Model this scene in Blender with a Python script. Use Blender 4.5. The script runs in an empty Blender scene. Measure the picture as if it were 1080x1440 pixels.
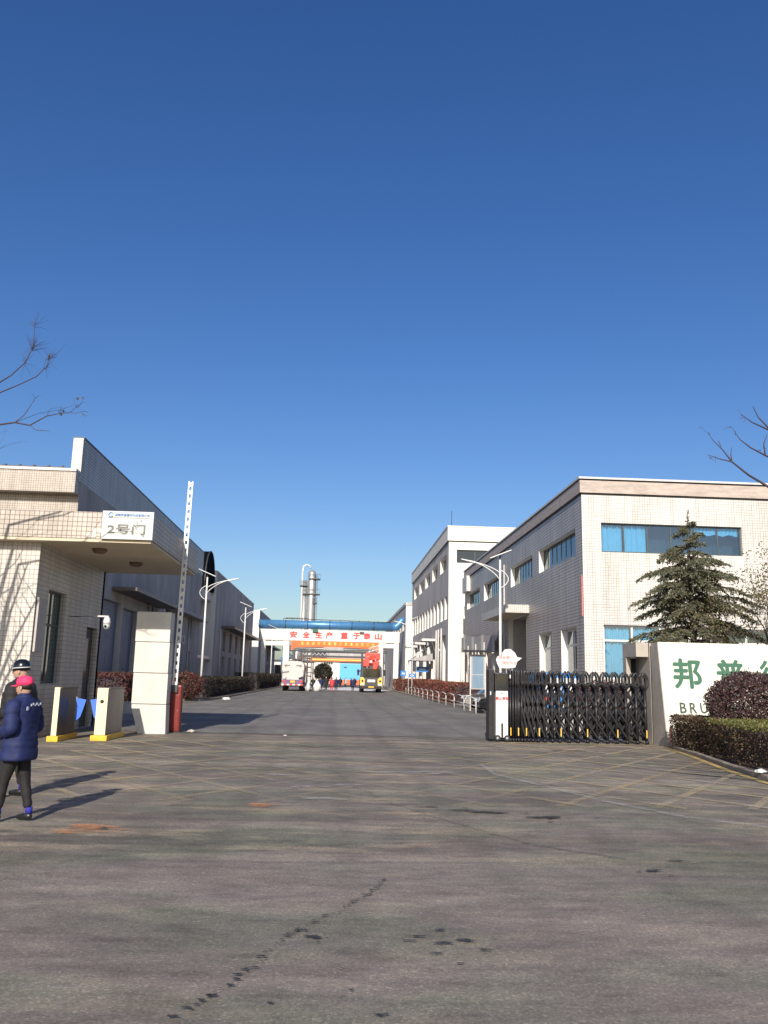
import bpy, bmesh, math, random
import numpy as np
from math import sin, cos, pi, radians, sqrt
from mathutils import Vector, Matrix, noise
SC = bpy.context.scene
COL = SC.collection
rnd = random.Random(7)

# ------------------------------------------------------------------ camera, sky, sun, exposure
EYE = 1.7
cd = bpy.data.cameras.new('camera'); cam = bpy.data.objects.new('camera', cd); COL.objects.link(cam)
cd.sensor_fit = 'VERTICAL'; cd.sensor_height = 24.0; cd.lens = 24.0*1200/1440
cd.clip_start = 0.1; cd.clip_end = 4000
cam.matrix_world = Matrix.Translation((0, 0, EYE)) @ Matrix.Rotation(radians(-3.0208), 4, 'Z') @ \
    Matrix.Rotation(radians(90+11.015), 4, 'X') @ Matrix.Rotation(radians(1.35), 4, 'Z')
SC.camera = cam

SUN_EL = radians(28.5); SUN_AZ = radians(9.3)      # shadows run along the street, a little to the right
W = bpy.data.worlds.new('World'); SC.world = W; W.use_nodes = True
nt = W.node_tree; nt.nodes.clear()
sky = nt.nodes.new('ShaderNodeTexSky'); sky.sky_type = 'NISHITA'; sky.sun_disc = False
sky.sun_elevation = SUN_EL; sky.sun_rotation = pi + SUN_AZ
sky.altitude = 50; sky.air_density = 1.0; sky.dust_density = 1.5; sky.ozone_density = 2.5
bg = nt.nodes.new('ShaderNodeBackground'); bg.inputs['Strength'].default_value = 0.102
out = nt.nodes.new('ShaderNodeOutputWorld')
hs = nt.nodes.new('ShaderNodeHueSaturation'); hs.inputs['Saturation'].default_value = 1.30; hs.inputs['Hue'].default_value = 0.513
nt.links.new(sky.outputs[0], hs.inputs['Color']); nt.links.new(hs.outputs[0], bg.inputs[0]); nt.links.new(bg.outputs[0], out.inputs[0])
ld = bpy.data.lights.new('sun', 'SUN'); ld.energy = 4.6; ld.angle = radians(0.53); ld.color = (1.0, 0.93, 0.83)
sun = bpy.data.objects.new('sun', ld); COL.objects.link(sun)
tosun = Vector((-sin(SUN_AZ)*cos(SUN_EL), -cos(SUN_AZ)*cos(SUN_EL), sin(SUN_EL)))
sun.rotation_euler = tosun.to_track_quat('Z', 'Y').to_euler(); sun.location = (-10, -40, 40)
SC.view_settings.view_transform = 'Standard'; SC.view_settings.look = 'None'
SC.view_settings.exposure = 0.32; SC.view_settings.gamma = 1.0; SC.view_settings.use_curve_mapping = False
SC.render.engine = 'CYCLES'

# ------------------------------------------------------------------ materials
class NT:
    def __init__(s, name):
        s.m = bpy.data.materials.new(name); s.m.use_nodes = True
        s.t = s.m.node_tree; s.b = s.t.nodes['Principled BSDF']; s.o = s.t.nodes['Material Output']
    def n(s, typ, **kw):
        x = s.t.nodes.new(typ)
        for k, v in kw.items():
            if hasattr(x, k) and k not in x.inputs: setattr(x, k, v)
            else: x.inputs[k].default_value = v
        return x
    def l(s, a, b): s.t.links.new(a, b)
    def pos(s, sc=(1, 1, 1)):
        g = s.n('ShaderNodeNewGeometry'); mp = s.n('ShaderNodeMapping'); mp.inputs['Scale'].default_value = sc
        s.l(g.outputs['Position'], mp.inputs[0]); return mp.outputs[0]
    def noise(s, vec, scale, detail=4, rough=.6):
        x = s.n('ShaderNodeTexNoise'); x.inputs['Scale'].default_value = scale
        x.inputs['Detail'].default_value = detail; x.inputs['Roughness'].default_value = rough
        s.l(vec, x.inputs['Vector']); return x.outputs['Fac']
    def ramp(s, fac, stops):
        r = s.n('ShaderNodeValToRGB'); e = r.color_ramp.elements
        while len(e) < len(stops): e.new(.5)
        for el, (p, c) in zip(e, stops):
            el.position = p; el.color = (*c, 1) if len(c) == 3 else c
        s.l(fac, r.inputs[0]); return r.outputs[0]
    def mix(s, fac, a, b, blend='MIX'):
        x = s.n('ShaderNodeMix'); x.data_type = 'RGBA'; x.blend_type = blend
        for i, v in ((0, fac), (6, a), (7, b)):
            if isinstance(v, (int, float)): x.inputs[i].default_value = v
            elif isinstance(v, tuple): x.inputs[i].default_value = (*v, 1)
            else: s.l(v, x.inputs[i])
        return x.outputs[2]
    def math(s, op, a, b=0.0, clamp=False):
        x = s.n('ShaderNodeMath'); x.operation = op; x.use_clamp = clamp
        for i, v in ((0, a), (1, b)):
            if isinstance(v, (int, float)): x.inputs[i].default_value = v
            else: s.l(v, x.inputs[i])
        return x.outputs[0]
    def bump(s, h, strength=.3, dist=.02):
        x = s.n('ShaderNodeBump'); x.inputs['Strength'].default_value = strength; x.inputs['Distance'].default_value = dist
        s.l(h, x.inputs['Height']); s.l(x.outputs[0], s.b.inputs['Normal'])

def mat(name, c, rough=.6, metal=0.0, var=.18, vscale=3.0, bump=0.0, bscale=40, spec=.5, stretch=(1, 1, 1), coat=0.0):
    k = NT(name); b = k.b
    b.inputs['Roughness'].default_value = rough; b.inputs['Metallic'].default_value = metal
    b.inputs['Specular IOR Level'].default_value = spec
    b.inputs['Coat Weight'].default_value = coat
    if var:
        f = k.noise(k.pos(stretch), vscale, 5, .65)
        lo = tuple(max(0, v*(1-var)) for v in c); hi = tuple(min(1, v*(1+var)) for v in c)
        k.l(k.ramp(f, [(.3, lo), (.7, hi)]), b.inputs['Base Color'])
    else: b.inputs['Base Color'].default_value = (*c, 1)
    if bump: k.bump(k.noise(k.pos(), bscale, 3), bump, .01)
    return k.m

def tile_mat(name, c, grout, size=.12, gw=.007, stain=.25, streak=.2, rough=.45, var=.07):
    """glazed wall tiles: a square grid in the wall's own plane, uneven tiles, soot streaks that run down"""
    k = NT(name)
    g = k.n('ShaderNodeNewGeometry'); sp = k.n('ShaderNodeSeparateXYZ'); sn = k.n('ShaderNodeSeparateXYZ')
    k.l(g.outputs['Position'], sp.inputs[0]); k.l(g.outputs['True Normal'], sn.inputs[0])
    nx = k.math('ROUND', k.math('ABSOLUTE', sn.outputs[0])); nz = k.math('ROUND', k.math('ABSOLUTE', sn.outputs[2]))
    a = k.math('MULTIPLY', sp.outputs[1], nx); bq = k.math('MULTIPLY', sp.outputs[0], k.math('SUBTRACT', 1.0, nx))
    u = k.math('ADD', a, bq)
    v = k.math('ADD', k.math('MULTIPLY', sp.outputs[2], k.math('SUBTRACT', 1.0, nz)), k.math('MULTIPLY', sp.outputs[1], nz))
    cv = k.n('ShaderNodeCombineXYZ'); k.l(u, cv.inputs[0]); k.l(v, cv.inputs[1])
    br = k.n('ShaderNodeTexBrick'); br.offset = 0; br.inputs['Scale'].default_value = 1
    br.inputs['Brick Width'].default_value = size; br.inputs['Row Height'].default_value = size
    br.inputs['Mortar Size'].default_value = gw; br.inputs['Mortar Smooth'].default_value = .3; br.inputs['Bias'].default_value = 0
    br.inputs['Color1'].default_value = (*[x*(1-var) for x in c], 1); br.inputs['Color2'].default_value = (*[min(1, x*(1+var)) for x in c], 1)
    br.inputs['Mortar'].default_value = (*grout, 1); k.l(cv.outputs[0], br.inputs['Vector'])
    big = k.noise(k.pos(), .35, 5, .6)
    st = k.noise(k.pos((2.2, 2.2, .12)), 1.3, 4, .6)
    col = k.mix(stain, br.outputs['Color'], k.ramp(big, [(.35, (.55, .5, .46)), (.62, (1, 1, 1))]), 'MULTIPLY')
    col = k.mix(streak, col, k.ramp(st, [(.38, (.3, .28, .26)), (.6, (1, 1, 1))]), 'MULTIPLY')
    k.l(col, k.b.inputs['Base Color'])
    k.b.inputs['Roughness'].default_value = rough
    k.bump(br.outputs['Fac'], -.35, .004)
    return k.m

def leaf_mat(name, cols, rough=.55, spec=.3):
    k = NT(name); g = k.n('ShaderNodeNewGeometry')
    n = len(cols)
    k.l(k.ramp(g.outputs['Random Per Island'], [(i/(n-1) if n > 1 else 0, c) for i, c in enumerate(cols)]), k.b.inputs['Base Color'])
    k.b.inputs['Roughness'].default_value = rough; k.b.inputs['Specular IOR Level'].default_value = spec
    return k.m

def glass_mat(name, tint, refl=.35, opac=.25):
    k = NT(name); t = k.t; t.nodes.remove(k.b)
    tr = k.n('ShaderNodeBsdfTransparent'); tr.inputs[0].default_value = (*tint, 1)
    gl = k.n('ShaderNodeBsdfGlossy'); gl.inputs['Color'].default_value = (.9, .95, 1, 1); gl.inputs['Roughness'].default_value = .04
    fr = k.n('ShaderNodeFresnel'); fr.inputs[0].default_value = 1.5
    f = k.math('ADD', fr.outputs[0], refl*.25, True)
    mx = k.n('ShaderNodeMixShader'); k.l(f, mx.inputs[0]); k.l(tr.outputs[0], mx.inputs[1]); k.l(gl.outputs[0], mx.inputs[2])
    k.l(mx.outputs[0], k.o.inputs[0]); return k.m

def worn_mat(name, c, lo=.45, hi=.6, scale=2.5, rough=.8, maxa=.8, c2=None):
    """thin paint or stain that has worn away in patches"""
    k = NT(name); a = k.noise(k.pos(), scale, 6, .75); a2 = k.noise(k.pos(), 30, 3, .7)
    s = k.math('ADD', k.math('MULTIPLY', a, .75), k.math('MULTIPLY', a2, .25))
    mr = k.n('ShaderNodeMapRange'); k.l(s, mr.inputs[0])
    mr.inputs[1].default_value = lo; mr.inputs[2].default_value = hi; mr.inputs[4].default_value = maxa
    k.l(mr.outputs[0], k.b.inputs['Alpha'])
    if c2: k.l(k.ramp(k.noise(k.pos(), 1.1, 3), [(.4, c), (.6, c2)]), k.b.inputs['Base Color'])
    else: k.b.inputs['Base Color'].default_value = (*c, 1)
    if name == 'worn_yellow_paint':      # the paint is worn thinnest in the middle, where the lorries turn
        sp = k.n('ShaderNodeSeparateXYZ'); g = k.n('ShaderNodeNewGeometry'); k.l(g.outputs['Position'], sp.inputs[0])
        ax = k.math('ABSOLUTE', k.math('SUBTRACT', sp.outputs[0], .6)); m2 = k.n('ShaderNodeMapRange'); k.l(ax, m2.inputs[0])
        m2.inputs[1].default_value = .5; m2.inputs[2].default_value = 5.5; m2.inputs[3].default_value = .25; m2.inputs[4].default_value = 1.0
        k.l(k.math('MULTIPLY', mr.outputs[0], m2.outputs[0]), k.b.inputs['Alpha'])
    k.b.inputs['Roughness'].default_value = rough; return k.m

def road_mat(name, base, alt, dust, streak=(.12, .9, 1), fine=.10, tan=.35, dark=.35, skids=.35):
    k = NT(name)
    f1 = k.noise(k.pos(streak), 1.0, 6, .62)
    col = k.ramp(f1, [(.32, tuple(v*.78 for v in base)), (.5, base), (.66, alt)])
    f2 = k.noise(k.pos((.25, .8, 1)), 1.7, 5, .7)
    col = k.mix(k.ramp(f2, [(.52, (0, 0, 0)), (.72, (tan, tan, tan))]), col, dust)
    f3 = k.noise(k.pos((.5, .35, 1)), .55, 5, .6)
    col = k.mix(k.ramp(f3, [(.36, (dark, dark, dark)), (.52, (0, 0, 0))]), col, tuple(v*.5 for v in base))
    w = k.n('ShaderNodeTexWave'); w.wave_type = 'BANDS'; w.bands_direction = 'X'
    w.inputs['Scale'].default_value = .22; w.inputs['Distortion'].default_value = 5; w.inputs['Detail'].default_value = 3; w.inputs['Detail Scale'].default_value = .35
    k.l(k.pos((1, .35, 1)), w.inputs['Vector'])
    col = k.mix(k.ramp(w.outputs['Fac'], [(.0, (skids, skids, skids)), (.22, (0, 0, 0))]), col, tuple(v*.6 for v in base))
    f7 = k.noise(k.pos((.7, 1.8, 1)), 2.6, 6, .7)
    col = k.mix(1.0, col, k.ramp(f7, [(.34, (.74, .73, .73)), (.5, (1, 1, 1)), (.66, (1.22, 1.20, 1.16))]), 'MULTIPLY')
    vv = k.n('ShaderNodeTexVoronoi'); vv.inputs['Scale'].default_value = 62; k.l(k.pos(), vv.inputs['Vector'])
    sv = k.n('ShaderNodeSeparateColor'); k.l(vv.outputs['Color'], sv.inputs[0])
    col = k.mix(1.0, col, k.ramp(sv.outputs[0], [(.0, (.80, .80, .80)), (.5, (.98, .98, .98)), (.86, (1.08, 1.07, 1.05)), (1.0, (1.45, 1.42, 1.36))]), 'MULTIPLY')
    f6 = k.noise(k.pos((.5, 1.1, 1)), .8, 3, .5)
    col = k.mix(1.0, col, k.ramp(f6, [(.36, (.95, 1.03, .95)), (.5, (1, 1, 1)), (.64, (1.03, .99, 1.0))]), 'MULTIPLY')
    f4 = k.noise(k.pos(), 55, 4, .75); f5 = k.noise(k.pos(), 170, 2, .7)
    g = k.math('ADD', k.math('MULTIPLY', f4, .55), k.math('MULTIPLY', f5, .45))
    col = k.mix(1.0, col, k.ramp(g, [(.38, (1-fine*4.5, 1-fine*4.5, 1-fine*4.5)), (.5, (.92, .92, .92)), (.62, (1.12, 1.12, 1.12))]), 'MULTIPLY')
    v = k.n('ShaderNodeTexVoronoi'); v.feature = 'DISTANCE_TO_EDGE'; v.inputs['Scale'].default_value = .16
    wv = k.n('ShaderNodeVectorMath'); wv.operation = 'ADD'
    nn = k.n('ShaderNodeTexNoise'); nn.inputs['Scale'].default_value = .8; nn.inputs['Detail'].default_value = 4; k.l(k.pos(), nn.inputs['Vector'])
    k.l(k.pos(), wv.inputs[0]); k.l(nn.outputs['Color'], wv.inputs[1]); k.l(wv.outputs[0], v.inputs['Vector'])
    ck = k.ramp(v.outputs['Distance'], [(.0, (.16, .16, .16)), (.003, (0, 0, 0))])
    col = k.mix(ck, col, tuple(v*.3 for v in base))
    k.l(col, k.b.inputs['Base Color'])
    k.l(k.ramp(f2, [(.3, (.62, .62, .62)), (.7, (.9, .9, .9))]), k.b.inputs['Roughness'])
    k.b.inputs['Specular IOR Level'].default_value = .12
    k.bump(g, .6, .008)
    return k.m

M = {}
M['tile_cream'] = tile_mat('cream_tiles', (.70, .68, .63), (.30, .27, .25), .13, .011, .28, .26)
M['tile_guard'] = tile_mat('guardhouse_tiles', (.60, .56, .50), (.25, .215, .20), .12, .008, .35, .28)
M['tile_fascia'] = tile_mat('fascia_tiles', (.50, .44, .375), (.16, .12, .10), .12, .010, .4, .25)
M['tile_cream_shade'] = tile_mat('shaded_cream_tiles', (.56, .515, .48), (.15, .135, .125), .16, .02, .35, .3)  # cream tile again, side-wall shade put into its darker colour
M['granite'] = mat('parapet_stone', (.42, .35, .30), .6, var=.22, vscale=1.6, stretch=(1, 1, 4), bump=.1)
M['render_white'] = mat('white_render', (.68, .655, .60), .75, var=.08, vscale=.5, stretch=(1, 1, .3), bump=.1)
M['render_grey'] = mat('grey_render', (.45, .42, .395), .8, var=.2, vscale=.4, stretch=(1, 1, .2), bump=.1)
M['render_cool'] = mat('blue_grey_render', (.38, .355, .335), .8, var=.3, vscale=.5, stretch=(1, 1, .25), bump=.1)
M['soffit'] = mat('soffit_paint', (.60, .52, .38), .8, var=.1, vscale=.8)
M['coping'] = mat('coping_metal', (.55, .53, .51), .5, var=.1)
M['dark_joint'] = mat('dark_joint', (.02, .02, .02), .8, var=0)
M['black_metal'] = mat('black_painted_metal', (.022, .021, .024), .4, .3, var=.35, vscale=9)
M['dark_metal'] = mat('dark_metal', (.06, .06, .065), .5, .3, var=.2)
M['white_metal'] = mat('white_painted_metal', (.66, .66, .645), .4, var=.06)
M['dirty_white'] = mat('dusty_white_metal', (.52, .50, .475), .5, var=.15, vscale=5)
M['steel'] = mat('brushed_steel', (.40, .40, .39), .5, .6, var=.15, vscale=6, stretch=(1, 1, .3))
M['turnstile'] = mat('cream_steel', (.68, .62, .40), .5, .1, var=.06)
M['grey_box'] = mat('brown_grey_steel', (.10, .082, .075), .45, .2, var=.25, vscale=2, stretch=(1, 1, .3))
M['yellow'] = mat('yellow_paint', (.72, .42, .03), .55, var=.15, vscale=8)
M['yellow_truck'] = mat('truck_yellow', (.80, .50, .10), .4, var=.1, vscale=8)
M['red'] = mat('red_cabinet_paint', (.17, .008, .008), .4, var=.14, vscale=6)
M['red_crane'] = mat('red_crane_paint', (.80, .07, .05), .4, var=.2, vscale=3)
M['red_text'] = mat('red_lettering', (.62, .05, .05), .6, var=.05)
M['red_faded'] = mat('faded_red', (.75, .28, .24), .7, var=.15)
M['pink_text'] = mat('faded_red_lettering', (.74, .30, .27), .6, var=.05)
M['green_text'] = mat('green_lettering', (.03, .115, .065), .55, var=.06)
M['dark_text'] = mat('dark_green_lettering', (.035, .06, .045), .55, var=.05)
M['grey_text'] = mat('grey_lettering', (.16, .15, .13), .6, var=.05)
M['blue_text'] = mat('blue_lettering', (.05, .20, .50), .5, var=.05)
M['white_text'] = mat('white_lettering', (.8, .82, .85), .5, var=0)
M['sign_cream'] = mat('cream_sign_panel', (.70, .68, .56), .5, var=.03, vscale=1.5)
M['plate'] = mat('pale_plate', (.50, .52, .50), .5, var=.04)
M['concrete'] = mat('concrete', (.42, .39, .35), .85, var=.18, vscale=3, bump=.25)
M['kerb'] = mat('kerb_concrete', (.24, .205, .17), .85, var=.25, vscale=4, bump=.25)
M['slab'] = mat('pale_stone_slab', (.55, .525, .48), .6, var=.10, vscale=1.8, bump=.06)
M['pier'] = mat('brown_grey_stone', (.40, .36, .31), .7, var=.12, vscale=2, bump=.1)
M['pipe_blue'] = mat('blue_pipe_cladding', (.075, .22, .43), .35, .2, var=.12, vscale=.8)
M['blue_sign'] = mat('blue_sign', (.03, .20, .55), .45, var=.04)
M['blue_wall'] = mat('blue_sheet', (.10, .42, .78), .5, var=.08)
M['blue_flap'] = mat('blue_flap_plastic', (.05, .16, .62), .4, var=.04)
M['door_blue'] = mat('blue_grey_door', (.10, .14, .22), .5, .1, var=.15, vscale=1.2)
M['curtain'] = mat('blue_curtain', (.24, .45, .55), .8, var=.07)
M['curtain_grey'] = mat('grey_blue_blind', (.16, .24, .32), .8, var=.15, vscale=6, stretch=(3, 3, .3))
M['interior'] = mat('dark_interior', (.035, .037, .05), .9, var=0)
M['frame_white'] = mat('white_window_frame', (.66, .65, .62), .4, var=.04)
M['frame_dark'] = mat('dark_window_frame', (.07, .09, .10), .4, .3, var=.1)
M['glass'] = glass_mat('window_glass', (.55, .68, .74), .45)
M['glass_blue'] = glass_mat('blue_window_glass', (.72, .88, .96), .25)
M['glass_dark'] = mat('dark_glass', (.012, .018, .026), .06, var=0, spec=.8)
M['glass_green'] = mat('green_tinted_glass', (.03, .07, .065), .07, var=.1, spec=.9)
M['banner'] = mat('orange_red_banner', (.85, .16, .05), .7, var=.1, vscale=.5)
M['banner_text'] = mat('yellow_banner_print', (.95, .55, .12), .7, var=0)
M['rubber'] = mat('tyre_rubber', (.02, .02, .02), .8, var=.2)
M['rust'] = mat('rusty_sheet', (.20, .13, .10), .75, .1, var=.35, vscale=3)
M['corr_sheet'] = mat('weathered_sheet', (.36, .34, .34), .6, .2, var=.22, vscale=1.6, stretch=(1, 1, .2))
M['awning'] = mat('black_tarpaulin', (.004, .0045, .006), .95, var=.2, spec=.05)
M['bark'] = mat('bark', (.085, .068, .055), .85, var=.3, vscale=9)
M['twig'] = mat('dark_twigs', (.05, .035, .045), .8, var=.2)
M['soil'] = mat('soil', (.11, .085, .06), .95, var=.3, vscale=3, bump=.4)
M['photinia'] = leaf_mat('photinia_leaves', [(.10, .018, .022), (.05, .035, .022), (.15, .03, .035), (.035, .05, .02), (.17, .05, .05)])
M['bush_dark'] = leaf_mat('purple_brown_leaves', [(.075, .035, .035), (.045, .025, .03), (.10, .045, .045), (.03, .028, .02), (.13, .07, .065), (.022, .02, .02)], .45, .5)
M['hedge_brown'] = leaf_mat('brown_hedge_leaves', [(.10, .05, .035), (.05, .035, .02), (.13, .075, .05), (.06, .055, .02), (.035, .03, .018)])
M['hedge_green'] = leaf_mat('olive_hedge_leaves', [(.12, .14, .03), (.07, .085, .025), (.16, .15, .04), (.06, .05, .022)])
M['hedge_red'] = leaf_mat('red_tipped_hedge_leaves', [(.22, .04, .04), (.13, .035, .03), (.06, .07, .025), (.28, .07, .06), (.05, .045, .022)])
M['hedge_deep'] = leaf_mat('shade_dark_leaves', [(.02, .022, .014), (.03, .028, .018), (.045, .025, .02)])  # leaves darkened to hold the shade of the left verge hedges
M['cedar'] = leaf_mat('cedar_needles', [(.085, .09, .055), (.12, .125, .075), (.14, .125, .08), (.065, .07, .045), (.18, .17, .11)], .7, .2)
M['dry_leaf'] = leaf_mat('dry_leaves', [(.12, .07, .03), (.09, .10, .03), (.15, .09, .05)])
M['skin'] = mat('skin', (.45, .27, .19), .5, var=.06)
M['hair'] = mat('black_hair', (.012, .010, .010), .5, var=.2)
M['navy'] = mat('navy_quilted_jacket', (.007, .014, .075), .75, var=.25, vscale=14, bump=.3, bscale=30)
M['black_cloth'] = mat('black_cloth', (.014, .013, .015), .8, var=.3, vscale=12, bump=.2)
M['trouser'] = mat('charcoal_trousers', (.011, .010, .011), .8, var=.3, vscale=10, bump=.2)
M['sock'] = mat('blue_socks', (.02, .02, .25), .8, var=.1)
M['shoe'] = mat('black_shoes', (.014, .014, .015), .35, var=.2)
M['sole'] = mat('shoe_soles', (.10, .10, .10), .7, var=.1)
M['pink'] = mat('pink_cap_cloth', (.80, .035, .13), .75, var=.08, vscale=12)
M['helmet'] = mat('black_helmet', (.008, .008, .009), .18, var=0, coat=.5)
M['reflect'] = mat('pale_trim', (.62, .62, .66), .4, var=0)
M['purple_paint'] = mat('purple_stripe', (.16, .10, .20), .5, var=.15)
M['forecourt'] = road_mat('forecourt_concrete', (.215, .190, .160), (.33, .285, .235), (.48, .39, .28), tan=.9, dark=.55, skids=.25)
M['public'] = road_mat('public_asphalt', (.235, .205, .178), (.285, .250, .214), (.34, .30, .22), streak=(.25, .9, 1), tan=.4, dark=.35, skids=.12)
M['inner'] = road_mat('inner_asphalt', (.215, .200, .188), (.26, .242, .226), (.32, .29, .25), streak=(.5, .25, 1), tan=.25, dark=.28, skids=.3)
M['ground'] = mat('bare_ground', (.16, .14, .11), .95, var=.25, vscale=.4, bump=.3, bscale=10)
M['pavement'] = mat('pavement', (.26, .24, .22), .9, var=.2, vscale=2, bump=.2)
M['hatch'] = worn_mat('worn_yellow_paint', (.55, .42, .20), .38, .58, 1.0, maxa=.62, c2=(.48, .41, .31))
M['hatch_strong'] = worn_mat('yellow_edge_paint', (.58, .42, .15), .34, .54, 1.6, maxa=.8)
M['chalk'] = worn_mat('pale_scuff', (.50, .49, .48), .42, .62, 5, maxa=.5)
M['wet'] = worn_mat('dark_wet_stain', (.028, .025, .024), .36, .42, 14, .7, .88)
M['orange_dust'] = worn_mat('orange_dust', (.62, .26, .10), .42, .60, 2.2, maxa=.7)
M['tar'] = mat('tar_joint', (.05, .045, .042), .8, var=.3)

# ------------------------------------------------------------------ mesh helpers
class MB:
    def __init__(s): s.v = []; s.f = []; s.mi = []; s.sm = []; s.cur = 0; s.smooth = False
    def add(s, vs, fs):
        b = len(s.v); s.v += [tuple(p) for p in vs]
        for f in fs: s.f.append(tuple(i+b for i in f)); s.mi.append(s.cur); s.sm.append(s.smooth)
        return s
    def box(s, x0, x1, y0, y1, z0, z1):
        x0, x1 = min(x0, x1), max(x0, x1); y0, y1 = min(y0, y1), max(y0, y1); z0, z1 = min(z0, z1), max(z0, z1)
        return s.add([(x0,y0,z0),(x1,y0,z0),(x1,y1,z0),(x0,y1,z0),(x0,y0,z1),(x1,y0,z1),(x1,y1,z1),(x0,y1,z1)],
              [(0,3,2,1),(4,5,6,7),(0,1,5,4),(1,2,6,5),(2,3,7,6),(3,0,4,7)])
    def hexa(s, bot, top):
        return s.add(list(bot)+list(top), [(3,2,1,0),(4,5,6,7),(0,1,5,4),(1,2,6,5),(2,3,7,6),(3,0,4,7)])
    def quad(s, a, b, c, d): return s.add([a, b, c, d], [(0, 1, 2, 3)])
    def bar(s, a, b, w, h=None, n=4):
        """square or round bar between two points"""
        return s.tube([a, b], [w/2, w/2], n, flat=True)
    def tube(s, pts, rad, n=8, flat=False, cap=True):
        pts = [Vector(p) for p in pts]
        if not hasattr(rad, '__len__'): rad = [rad]*len(pts)
        up = Vector((0, 0, 1)); rings = []
        t0 = (pts[1]-pts[0]).normalized()
        nrm = t0.cross(up)
        if nrm.length < 1e-3: nrm = t0.cross(Vector((0, 1, 0)))
        nrm.normalize()
        for i, p in enumerate(pts):
            if i == 0: t = pts[1]-pts[0]
            elif i == len(pts)-1: t = pts[-1]-pts[-2]
            else: t = (pts[i+1]-p).normalized()+(p-pts[i-1]).normalized()
            t.normalize()
            nrm = nrm-t*nrm.dot(t)
            if nrm.length < 1e-4: nrm = t.orthogonal()
            nrm.normalize(); bn = t.cross(nrm)
            off = pi/4 if n == 4 else 0
            k = 1.414 if n == 4 else 1
            rings.append([p+(nrm*cos(off+2*pi*j/n)+bn*sin(off+2*pi*j/n))*rad[i]*k for j in range(n)])
        vs = [q for r in rings for q in r]; fs = []
        for i in range(len(pts)-1):
            for j in range(n):
                a = i*n+j; b = i*n+(j+1) % n; fs.append((a, b, b+n, a+n))
        if cap: fs.append(tuple(range(n-1, -1, -1))); fs.append(tuple((len(pts)-1)*n+j for j in range(n)))
        sm = s.smooth; s.smooth = (n > 4) and not flat; s.add(vs, fs); s.smooth = sm
        return s
    def lathe(s, prof, cx, cy, n=16, axis='z', sx=1, sy=1):
        vs = []; fs = []
        for r, z in prof:
            for j in range(n):
                a = 2*pi*j/n; q = (cos(a)*r*sx, sin(a)*r*sy, z)
                if axis == 'y': q = (q[0], q[2], q[1])
                if axis == 'x': q = (q[2], q[0], q[1])
                vs.append((q[0]+cx[0], q[1]+cx[1], q[2]+cx[2]) if hasattr(cx, '__len__') else (q[0]+cx, q[1]+cy, q[2]))
        for i in range(len(prof)-1):
            for j in range(n):
                a = i*n+j; b = i*n+(j+1) % n; fs.append((a, b, b+n, a+n))
        fs.append(tuple(range(n-1, -1, -1))); fs.append(tuple((len(prof)-1)*n+j for j in range(n)))
        sm = s.smooth; s.smooth = True; s.add(vs, fs); s.smooth = sm; return s
    def prism(s, poly, axis, a, b):
        """extrude a 2D polygon along an axis: 'x' poly=(y,z), 'y' poly=(x,z), 'z' poly=(x,y)"""
        def q(p, t): return {'x': (t, p[0], p[1]), 'y': (p[0], t, p[1]), 'z': (p[0], p[1], t)}[axis]
        n = len(poly); vs = [q(p, a) for p in poly]+[q(p, b) for p in poly]
        fs = [tuple(range(n)), tuple(range(2*n-1, n-1, -1))]+[(i, n+i, n+(i+1) % n, (i+1) % n) for i in range(n)]
        return s.add(vs, fs)
    def wall(s, axis, pos, a0, a1, z0, z1, holes, sg, depth):
        """wall face with openings; sg = outward sign along the wall's normal; reveals run inward"""
        A = sorted({a0, a1, *[h[0] for h in holes], *[h[1] for h in holes]}); Z = sorted({z0, z1, *[h[2] for h in holes], *[h[3] for h in holes]})
        def q(a, z, d=0.0): return (pos-sg*d, a, z) if axis == 'x' else (a, pos-sg*d, z)
        for i in range(len(A)-1):
            for j in range(len(Z)-1):
                am = (A[i]+A[i+1])/2; zm = (Z[j]+Z[j+1])/2
                if any(h[0] < am < h[1] and h[2] < zm < h[3] for h in holes): continue
                s.quad(q(A[i], Z[j]), q(A[i+1], Z[j]), q(A[i+1], Z[j+1]), q(A[i], Z[j+1]))
        for h in holes:
            p = [(h[0], h[2]), (h[1], h[2]), (h[1], h[3]), (h[0], h[3])]
            for k in range(4):
                (a, z), (b, w) = p[k], p[(k+1) % 4]
                s.cur = 1; s.quad(q(a, z), q(b, w), q(b, w, depth), q(a, z, depth)); s.cur = 0
        return s
    def build(s, name, mats, parent=None, world=True, bevel=0):
        me = bpy.data.meshes.new(name)
        off = Vector((0, 0, 0))
        if parent is not None and world:
            r = parent
            while r.parent: r = r.parent
            off = Vector(r.location)
        me.from_pydata([(p[0]-off.x, p[1]-off.y, p[2]-off.z) for p in s.v], [], s.f)
        mats = list(mats) if isinstance(mats, (list, tuple)) else [mats]
        if any(s.mi) and len(mats) == 1: mats = mats*2
        for m in mats: me.materials.append(M[m] if isinstance(m, str) else m)
        me.polygons.foreach_set('material_index', s.mi); me.polygons.foreach_set('use_smooth', s.sm)
        bm = bmesh.new(); bm.from_mesh(me)
        if bevel:
            es = [e for e in bm.edges if len(e.link_faces) == 2 and e.calc_face_angle(0) > .5]
            bmesh.ops.bevel(bm, geom=es, offset=bevel, segments=2, affect='EDGES', profile=.6)
        if len(bm.faces) < 60000: bmesh.ops.recalc_face_normals(bm, faces=bm.faces)
        bm.to_mesh(me); bm.free(); me.update()
        o = bpy.data.objects.new(name, me); COL.objects.link(o)
        if parent is not None: o.parent = parent
        return o

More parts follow.
